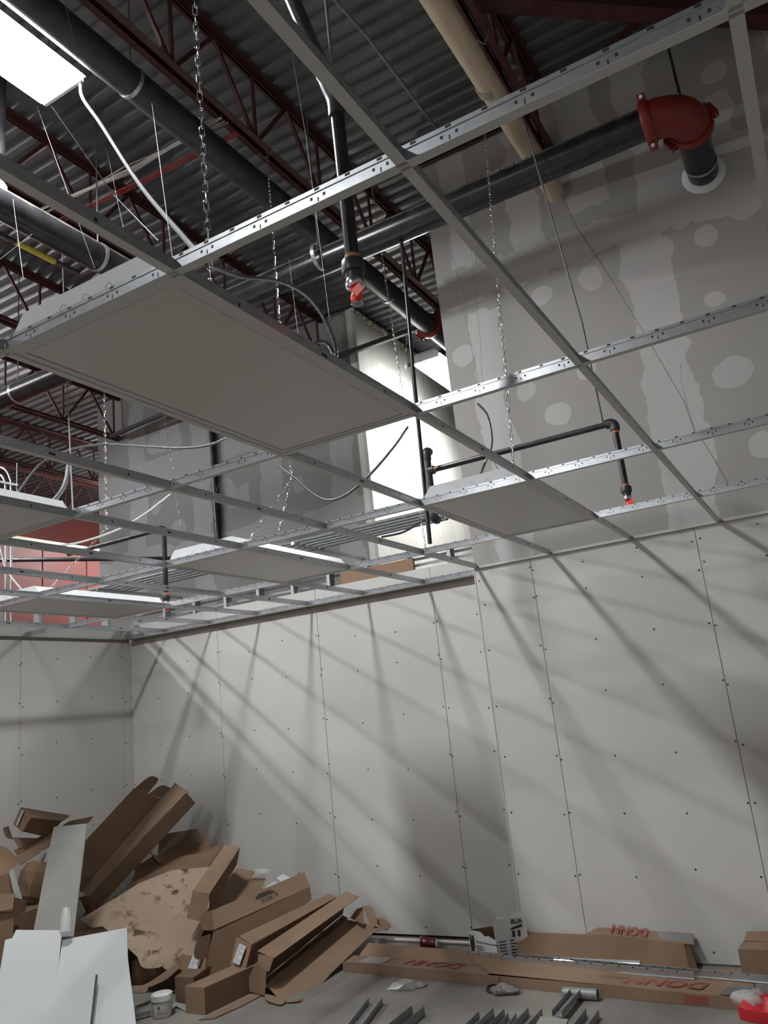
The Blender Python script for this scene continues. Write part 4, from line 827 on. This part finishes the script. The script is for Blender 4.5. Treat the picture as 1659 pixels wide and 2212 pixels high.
panel(e, catmull([(-3.5885,3.1973,0.0982),(-3.5347,3.2768,0.1266),(-3.4743,3.4088,0.1886)],4)+catmull([(-3.4348,3.4598,0.1664),(-3.4641,3.3401,0.1200),(-3.5150,3.2348,0.1056)],4), 'card', 'panel'); flap(e, (-3.5758,3.1356,0.1331), (-3.5220,3.2289,0.1128), Vector((-3.5022,3.1279,0.0940))-Vector((-3.5449,3.1782,0.1245)), 'card')
# pail of compound
p = Vector((-3.2077,2.9963,0.0000)); p.y += 0.06; p.x -= 0.02
e = thing('compound_pail', 'small grey white pail of joint compound on the floor by the heap', 'pail', (p.x,p.y,0))
MB()._lathe(p, Vector((0,0,1)), [(0.002,0.0),(0.002,0.058),(0.012,0.063),(0.075,0.066),(0.105,0.067)], 22) .build('body', 'pail', e, True)
MB()._lathe(p, Vector((0,0,1)), [(0.103,0.067),(0.104,0.072),(0.135,0.070),(0.138,0.066),(0.132,0.060),(0.122,0.055)], 22).build('rim', 'pail', e, True)
MB()._lathe(p, Vector((0,0,1)), [(0.124,0.057),(0.128,0.035),(0.122,0.0)], 22).build('compound', 'mud', e, True)
vd = Vector((1.15-p.x,-1.23-p.y,0)).normalized(); sd = Vector((-vd.y,vd.x,0))
text('Sheetrock', p+vd*0.0655-sd*0.032+Vector((0,0,0.030)), sd, (0,0,1), 0.011, 'ink', e, off=0.003)
MB().sheet([p+vd*0.068-sd*0.028+Vector((0,0,0.062)),p+vd*0.068-sd*0.016+Vector((0,0,0.062)),p+vd*0.068-sd*0.016+Vector((0,0,0.078)),p+vd*0.068-sd*0.028+Vector((0,0,0.078))],0.001).build('print_mark','ink',e)
e = thing('paper_strip', 'crumpled grey drywall paper strip on the floor beside the pail', 'paper', (-3.1575,3.1522,0.0000)); panel(e, [(-3.2852,3.1538,0.0040),(-3.2743,3.2311,0.0300),(-3.1673,3.2153,0.0060),(-3.1202,3.1567,0.0040),(-3.2363,3.1909,0.0120),(-3.2044,3.0892,0.0040)], 'drygrey', 'strip')
MB().bar((-3.3702,2.9276,0.0300),(-3.3079,3.0302,0.0300),0.03,0.025).build('metal_offcut','galv_dull',None,label='short grey metal offcut left of the pail', cat='offcut')

# ------------------------------------------------------------------ right hand floor
A = Vector((-2.4527,4.0790,0.0020)); B = Vector((0.3179,3.9162,0.0020)); u = (B-A).normalized(); n = Vector((-u.y,u.x,0)); H = Vector((0,0,0.062)); Wd = 0.23
e = thing('tee_carton', 'very long low carton with red lettering lying along the wall', 'carton', tuple(A))
panel(e, [A,B,B+H,A+H], 'card', 'front_panel'); panel(e, [A+n*Wd,B+n*Wd,B+n*Wd+H,A+n*Wd+H], 'card', 'back_panel'); panel(e, [A,B,B+n*Wd,A+n*Wd], 'card_dark', 'bottom_panel')
m1 = A+u*1.18
panel(e, [A+H+u*0.02,m1+H,m1+H+n*Wd,A+H+n*Wd*0.62], 'card', 'top_panel'); panel(e, [m1+H+u*0.02+Vector((0,0,0.006)),B+H,B+H+n*Wd,m1+H+n*Wd-u*0.25+Vector((0,0,0.03))], 'card', 'top_panel')
panel(e, [A+H+n*Wd*0.6+u*0.05,m1+H+n*Wd*0.75,m1+H+n*(Wd+0.03)+Vector((0,0,0.05)),A+H+n*(Wd)+u*0.08+Vector((0,0,0.07))], 'card', 'torn_flap')
panel(e, [A,A+H,A+H+n*Wd*0.6,A+n*Wd*0.6], 'card_dark', 'end_panel')
for a, b_, m_ in ((0.12,0.32,'tape'),(2.62,2.88,'greytape')): panel(e, [A+H+u*a+n*0.01+Vector((0,0,.004)),A+H+u*b_+n*0.01+Vector((0,0,.004)),A+H+u*(b_+0.03)+n*0.17+Vector((0,0,.006)),A+H+u*(a+0.03)+n*0.17+Vector((0,0,.006))], m_, 'tape_patch', 0.0012)
text('DONN', A+u*2.55+H+n*0.155, -u, -n, 0.105, 'redink', e, off=0.009, shear=0.25, bold=0.03); text('DONN', A+u*0.95+H+n*0.15, -u, -n, 0.10, 'redink', e, off=0.006, shear=0.25, bold=0.02)
text('PRODUCTS', A+u*2.06+H+n*0.13, -u, -n, 0.022, 'redink', e, off=0.012)
panel(e, [B-u*0.35+Vector((0,0,0.01))-n*0.004,B-u*0.22+Vector((0,0,0.01))-n*0.004,B-u*0.22+Vector((0,0,0.052))-n*0.004,B-u*0.35+Vector((0,0,0.052))-n*0.004], 'redink', 'red_stamp', 0.001)
# loose tees on the long carton
def lying_tee(a, b, label, mat='galv'):
    a = Vector(a); b = Vector(b); e2 = thing('loose_tee', label, 'tee', tuple(a)); mb = MB(); mb.bar(a, b, 0.024, 0.002); mb.bar(a+Vector((0,0,0.017)), b+Vector((0,0,0.017)), 0.0016, 0.034); mb.bar(a+Vector((0,0,0.036)), b+Vector((0,0,0.036)), 0.007, 0.009); mb.build('bar', mat, e2)
    mk = MB(); L = (b-a).length; d_ = (b-a).normalized()
    for k in range(1, int(L/0.09)): mk.bar(a+d_*(k*0.09)+Vector((0,0,0.037)), a+d_*(k*0.09+0.014)+Vector((0,0,0.037)), 0.009, 0.006)
    mk.build('punched_slots', 'screw', e2, kind='stuff')
z0 = Vector((0,0,0.075))
lying_tee(A+u*0.82+n*0.235+z0, A+u*2.45+n*0.19+z0, 'long bright galvanized tee lying on the back edge of the long carton')
lying_tee(A+u*1.3+n*0.275+z0, A+u*2.85+n*0.225+z0, 'second galvanized tee lying behind the first on the long carton')
e = thing('metal_bundle', 'short bundle of bright metal strips lying behind the long carton', 'bundle', (-0.8898,4.3196,0.0300))
c0 = Vector((-0.8970,4.2647,0.0350)); c1 = Vector((-0.3397,4.2759,0.0350))
MB().tube([c0+Vector((0,0,0.05)),c1+Vector((0,0,0.05))],0.032,12).build('wrapped_tube','chrome',e,True); MB().bar(c0+Vector((0.1,-0.04,0)),c1+Vector((0.05,-0.04,0)),0.04,0.03).build('strip','galv',e); MB().bar(c0+Vector((0.14,-0.07,0.03)),c1+Vector((0.09,-0.075,0.02)),0.02,0.012).build('strip','galv',e)
# white printed box
A0 = Vector((-1.6194,4.5095,0.0020)); A1 = Vector((-1.3695,4.4179,0.0020)); A2 = A1+Vector((0.19,0.13,0)); A3 = A0+(A2-A1); H = Vector((0,0,0.20))
A3.y = min(A3.y, 4.9); e = thing('printed_box', 'open white box with black printing beside the wall corner', 'box', tuple(A1))
H0 = Vector((0,0,0.19)); H1 = Vector((0,0,0.15))
panel(e, [A0,A1,A1+H1,mid(A0,A1,.72)+Vector((0,0,.172)),mid(A0,A1,.6)+Vector((0,0,.163)),mid(A0,A1,.45)+Vector((0,0,.19)),A0+H0], 'paper', 'front_panel')
A2t = A2+Vector((0,0,0.315)); A1t = A1+Vector((-0.015,0.01,0.265))
panel(e, [A1,A2,A2t,A1t], 'paper', 'side_panel'); panel(e, [A0,A3,A3+H0,A0+H0], 'card_dark', 'side_panel'); panel(e, [A3,A2,A2+H0,A3+H0], 'card_dark', 'back_panel'); panel(e, [A0,A1,A2,A3], 'card_dark', 'bottom_panel')
panel(e, [A3+H0,mid(A3,A2,.8)+H0,mid(A3,A2,.7)+Vector((-0.05,-.02,.26)),A3+Vector((0,-.02,.25))], 'paper', 'top_flap')
fu = (A1-A0).normalized(); su = (A2-A1).normalized(); zz = Vector((0,0,1)); fn = fu.cross(zz); sn = su.cross(zz)
text('The new economy edition', A0+fu*0.07+zz*0.115+fn*0.003, fu, zz, 0.014, 'ink', e, bold=0.02)
mb = MB()
for k, (a, L) in enumerate(((0.07,.06),(0.07,.07),(0.07,.10),(0.07,.11),(0.07,.05))):
    q = A0+fu*a+zz*(0.09-0.016*k)+fn*0.004; mb.bar(q, q+fu*L, 0.001, 0.005, up=(0,0,1))
for k in range(6):
    q = A1+su*0.02+zz*(0.14-0.02*k)+sn*0.004; mb.bar(q, q+su*0.05, 0.001, 0.006, up=(0,0,1)); q = q+su*0.08; mb.bar(q, q+su*(0.03+0.02*(k % 2)), 0.001, 0.008, up=(0,0,1))
mb.build('print_lines', 'ink', e, kind='stuff')
panel(e, [A0+fu*0.012+zz*0.02+fn*0.004,A0+fu*0.05+zz*0.015+fn*0.004,A0+fu*0.02+zz*0.16+fn*0.004,A0+fu*0.008+zz*0.165+fn*0.004], 'ink', 'printed_picture', 0.001); flap(e, A0+fu*0.03+zz*0.07+fn*0.004, A0+fu*0.05+zz*0.07+fn*0.004, zz*0.09, 'ink', 'printed_picture')
text('BUA', A1+su*0.12+zz*0.245+sn*0.003, su, zz, 0.03, 'ink', e, bold=0.03)
for k in range(2): panel(e, [A1+su*(0.12+.04*k)+zz*0.16+sn*0.004,A1+su*(0.14+.04*k)+zz*0.16+sn*0.004,A1+su*(0.14+.04*k)+zz*0.20+sn*0.004,A1+su*(0.12+.04*k)+zz*0.20+sn*0.004], 'ink', 'printed_picture', 0.001)
panel(e, [A1+su*0.11+zz*0.205+sn*0.004,A1+su*0.20+zz*0.22+sn*0.004,A1+su*0.20+zz*0.238+sn*0.004,A1+su*0.12+zz*0.22+sn*0.004], 'ink', 'printed_picture', 0.001)
# opened brown carton against the wall
yb = YR-0.035
e = thing('open_carton', 'wide opened brown carton standing against the right wall with red lettered flap', 'carton', (-0.6456,4.4347,0.0000))
T0,T1,T2 = Vector((-1.2792,4.5700,0.1755)), Vector((-0.5579,4.5750,0.1722)), Vector((-0.1147,4.5600,0.1398)); Q0,Q2 = Vector((-1.2003,4.3715,0.0040)), Vector((-0.0711,4.3753,0.0040))
panel(e, [Q0,mid(Q0,Q2),Q2,T2,T1,T0], 'card_dark', 'back_panel'); panel(e, [Q2,Q2+Vector((0.04,0.08,0)),T2+Vector((0.02,0.03,0.0)),T2], 'card_dark', 'end_panel')
V0,V1 = Vector((-0.7139,4.6100,0.1894)), Vector((-0.0448,4.6000,0.1616))
V0 = T1+Vector((-0.12,0.045,0.045)); V1 = T2+Vector((0.06,0.045,0.055))
panel(e, [mid(T0,T1,0.7),T1,T2+Vector((0.06,0.0,-0.005)),V1,mid(V0,V1,.55)+Vector((0,0,-.008)),V0+Vector((0,0,-0.012))], 'card', 'torn_flap')
text('DONN', mid(T1,T2,0.50)+Vector((0,0.044,0.052)), T1-T2, Vector((0,-0.045,-0.05)), 0.055, 'redink', e, off=0.005, shear=0.2, bold=0.03)
panel(e, [mid(T1,T2,0.66)+Vector((0,0.006,0.014)),T2+Vector((0.05,0.006,0.012)),T2+Vector((0.05,0.036,0.048)),mid(T1,T2,0.62)+Vector((0,0.036,0.046))], 'greytape', 'tape_patch', 0.001)
panel(e, [Q0,Q2,Q2+Vector((0,-0.10,0)),Q0+Vector((0.02,-0.10,0))], 'card_dark', 'bottom_panel')
# carton at right edge
b = [Vector((0.2413,4.3579,0.0020)),Vector((0.4740,4.3707,0.0020))]; b += [b[1]+Vector((0.02,0.22,0)), b[0]+Vector((0.02,0.20,0))]; H = Vector((0,0,0.18))
e = thing('closed_carton', 'small brown carton at the right edge beside the wall', 'carton', tuple(b[0]))
panel(e, [b[0],b[1],b[1]+H,b[0]+H], 'card', 'front_panel'); panel(e, [b[0],b[3],b[3]+H,b[0]+H], 'card_dark', 'side_panel'); panel(e, [b[0]+H,b[1]+H,b[2]+H,b[3]+H], 'card', 'top_panel'); panel(e, [b[0]+H+Vector((.02,.16,.002)),b[1]+H+Vector((.02,.16,.002)),b[2]+H+Vector((0,0,.045)),b[3]+H+Vector((.02,0,.05))], 'card', 'torn_flap')
panel(e, [b[0]+Vector((-0.15,0,.002)),b[0]+Vector((.02,0,.002)),b[0]+Vector((.02,.13,.03)),b[0]+Vector((-0.12,.13,.03))], 'card', 'loose_flap')
# red plastic bag
def lump(c, r, seed, sq=0.6):
    rnd = random.Random(seed); mb = MB(); vs = []; fs = []; n_, m_ = 14, 8; c = Vector(c)
    for i in range(m_+1):
        t = math.pi*i/m_
        for j in range(n_):
            a = 2*math.pi*j/n_; k = 1+0.22*math.sin(3*a+seed)*math.sin(t)+rnd.uniform(-.1,.1); v = Vector((r*k*math.sin(t)*math.cos(a), r*0.8*k*math.sin(t)*math.sin(a), r*sq*math.cos(t)*k)); v.z = max(v.z, -c.z+0.002); vs.append(c+v)
    for i in range(m_):
        for j in range(n_): fs.append((i*n_+j, i*n_+(j+1) % n_, (i+1)*n_+(j+1) % n_, (i+1)*n_+j))
    return mb.add(vs, fs)
e = thing('plastic_bag', 'crumpled red and clear plastic bag at the lower right corner', 'bag', (0.3827,3.9229,0.0000))
lump(Vector((0.4045,3.8388,0.0300)), 0.125, 3).build('red_part', 'redbag', e, True); lump(Vector((0.3407,3.8484,0.0850)), 0.085, 5, 0.5).build('clear_part', 'plastic', e, True)
# paper cup
p = Vector((-2.1260,4.6973,0.0020)); p.z = 0.042; ax = Vector((1,0.12,-0.085)).normalized()
e = thing('paper_cup', 'dark red paper coffee cup lying on the floor by the wall', 'cup', (p.x,p.y,0))
MB()._lathe(p, ax, [(0.002,0.040),(0.125,0.029),(0.13,0.028)], 22).build('sleeve', 'cup', e, True); MB()._lathe(p, ax, [(0.004,0.041),(0.0,0.0415),(0.001,0.0375),(0.11,0.027),(0.112,0.0)], 22).build('lining', 'cupwhite', e, True); MB()._lathe(p, ax, [(0.126,0.0293),(0.133,0.0288),(0.133,0.0)], 22).build('base', 'cupwhite', e, True)
u1 = ax.cross(Vector((0,0,1))).normalized()
if u1.y > 0: u1 = -u1
w1 = (u1*0.85+Vector((0,0,0.5))).normalized()
mb = MB()
for t in (-0.3,0.05,0.4):
    d1 = (w1+Vector((0,0,1))*t*0.6).normalized(); mb.bar(p+ax*0.025+d1*0.0382, p+ax*0.05+d1*0.0362, 0.003, 0.004)
    mb.bar(p+ax*0.03+d1*0.038+Vector((0,0,.006)), p+ax*0.034+d1*0.0375-Vector((0,0,.008)), 0.003, 0.004)
d1 = w1; mb.bar(p+ax*0.098+d1*0.0322+Vector((0,0,.008)), p+ax*0.115+d1*0.031-Vector((0,0,.006)), 0.014, 0.003)
mb.build('cup_print', 'cupwhite', e, kind='stuff')
MB().tube([(-2.5330,4.7927,0.0200),(-1.7446,4.7928,0.0200)],0.012,10).build('white_conduit','cupwhite',None,True,label='white plastic conduit lying along the foot of the back wall', cat='conduit')
mb = MB(); P = [(-1.9315,3.7946,0.0040),(-1.9072,3.8588,0.0300),(-1.9072,3.9996,0.0120),(-1.7694,3.8889,0.0400),(-1.7378,3.9016,0.0100),(-1.7440,3.8318,0.0040),(-1.8259,3.7739,0.0200),(-1.7891,3.7890,0.0450)]
mb.add(P, [(0,1,7),(1,2,7),(2,3,7),(3,4,7),(4,5,7),(5,6,7),(6,0,7)]); mb.build('plastic_scrap', 'plastic', None, label='crumpled scrap of clear plastic on the floor before the long carton', cat='plastic')
MB().lathe((-1.7433,3.9172,0.0020),(0,0,1),[(0,0.045),(0.004,0.05),(0.012,0.035),(0.014,0.012)],14).build('lid_disc','tape',None,True,label='small grey disc lying beside the plastic scrap', cat='disc')
e = thing('work_glove', 'crumpled grey work glove with black cuff lying before the long carton', 'glove', (-1.1646,3.9426,0.0000)); lump(Vector((-1.1308,3.9052,0.0220)), 0.085, 8, 0.32).build('knit', 'glove', e, True)
ring = [Vector((-1.1583,3.9312,0.0120))+Vector((0.095*math.cos(a),0.06*math.sin(a),0.008*math.sin(3*a))) for a in [2*math.pi*k/20 for k in range(20)]]; MB().tube(ring,0.009,7,closed=True).build('cuff','black',e,True); MB().tube(catmull([ring[9],Vector((-1.1894,3.9440,0.0300)),Vector((-1.2022,4.0413,0.0750))],5),0.003,6).build('cord','black',e,True)
# steel stud and track offcuts in the foreground
def channel(a, b, w, h, label, mat='galv_dull', flip=False):
    a = Vector(a); b = Vector(b); d_ = (b-a).normalized(); s_ = Vector((d_.y,-d_.x,0)); z_ = Vector((0,0,1)); mb = MB(); t = 0.0015
    e2 = thing('stud_offcut', label, 'metal stud', tuple(a), 'steel stud offcuts on the floor')
    MB().prism([a-s_*w/2,a+s_*w/2,a+s_*w/2+z_*t,a-s_*w/2+z_*t], b-a).build('web', mat, e2)
    for sg in (-1,1):
        MB().prism([a+s_*sg*w/2,a+s_*sg*(w/2-t),a+s_*sg*(w/2-t)+z_*h,a+s_*sg*w/2+z_*h], b-a).build('flange', mat, e2)
channel((-1.8741,3.5614,0.0020), (-1.7167,2.9318,0.0020), 0.092, 0.035, 'grey steel stud offcut at the bottom, left of the others, open side up')
channel((-1.5084,3.4563,0.0020), (-1.5057,2.9844,0.0020), 0.085, 0.05, 'grey steel stud offcut at the bottom, second from the left')
channel((-1.0589,3.4179,0.0300), (-1.0606,3.0311,0.0300), 0.06, 0.035, 'grey steel stud offcut in the bottom pile, left of its middle')
channel((-1.0080,3.5250,0.0020), (-1.0087,3.1203,0.0020), 0.07, 0.05, 'grey steel stud offcut in the bottom pile, at its middle')
channel((-0.9216,3.5107,0.0040), (-0.8936,3.1434,0.0040), 0.05, 0.035, 'narrow grey steel offcut in the bottom pile')
channel((-0.8069,3.5843,0.0020), (-0.8134,3.1688,0.0020), 0.085, 0.045, 'grey steel stud offcut in the bottom pile, right of its middle')
channel((-0.6529,3.9188,0.0300), (-0.6589,3.5355,0.0300), 0.06, 0.03, 'grey steel stud offcut lying across the pipe piece')
channel((-0.4854,3.6426,0.0020), (-0.4868,3.2500,0.0020), 0.075, 0.045, 'grey steel stud offcut at the bottom, farthest right')
MB().sheet([(-0.7249,3.4485,0.0500),(-0.5632,3.4450,0.0500),(-0.5260,3.0981,0.0500),(-0.6869,3.0580,0.0500)],0.012).build('drywall_scrap','drygrey',None,label='grey scrap board under the crossing stud offcut at the bottom', cat='board')
MB()._lathe(Vector((-0.7355,3.8960,0.0320)), (Vector((-0.5456,3.9031,0.0320))-Vector((-0.7355,3.8960,0.0320))).normalized(), [(0,0.027),(0,0.031),(0.21,0.031),(0.21,0.027),(0,0.027)], 18).build('pipe_offcut','galv_dull',None,True,label='short grey pipe offcut on the floor before the long carton', cat='pipe')
# small rubble on the floor
mb = MB(); rr = random.Random(4)
for k in range(60):
    x, y, r = rr.uniform(-3.0,0.4), rr.uniform(3.3,4.7), rr.uniform(0.003,0.009); c = Vector((x,y,0))
    mb.add([c+Vector((r*math.cos(a),r*math.sin(a)*0.7,0)) for a in (0,1.3,2.6,3.9,5.2)]+[c+Vector((0,0,r*0.9))], [(0,1,5),(1,2,5),(2,3,5),(3,4,5),(4,0,5)])
mb.build('floor_grit', 'drygrey', None, kind='stuff', label='scattered crumbs of board and grit on the concrete floor', cat='grit')
MB().sheet([(0.4851,0.1062,3.4000),(0.5028,0.1187,3.4000),(0.4976,0.1272,3.4000)],0.002) if False else None
MB().box((-2.72,YL+0.02,2.95),(-1.95,YL+0.05,3.085)).build('brown_board','brownpanel',None,label='brown board lying behind the studs on top of the low partition', cat='board')
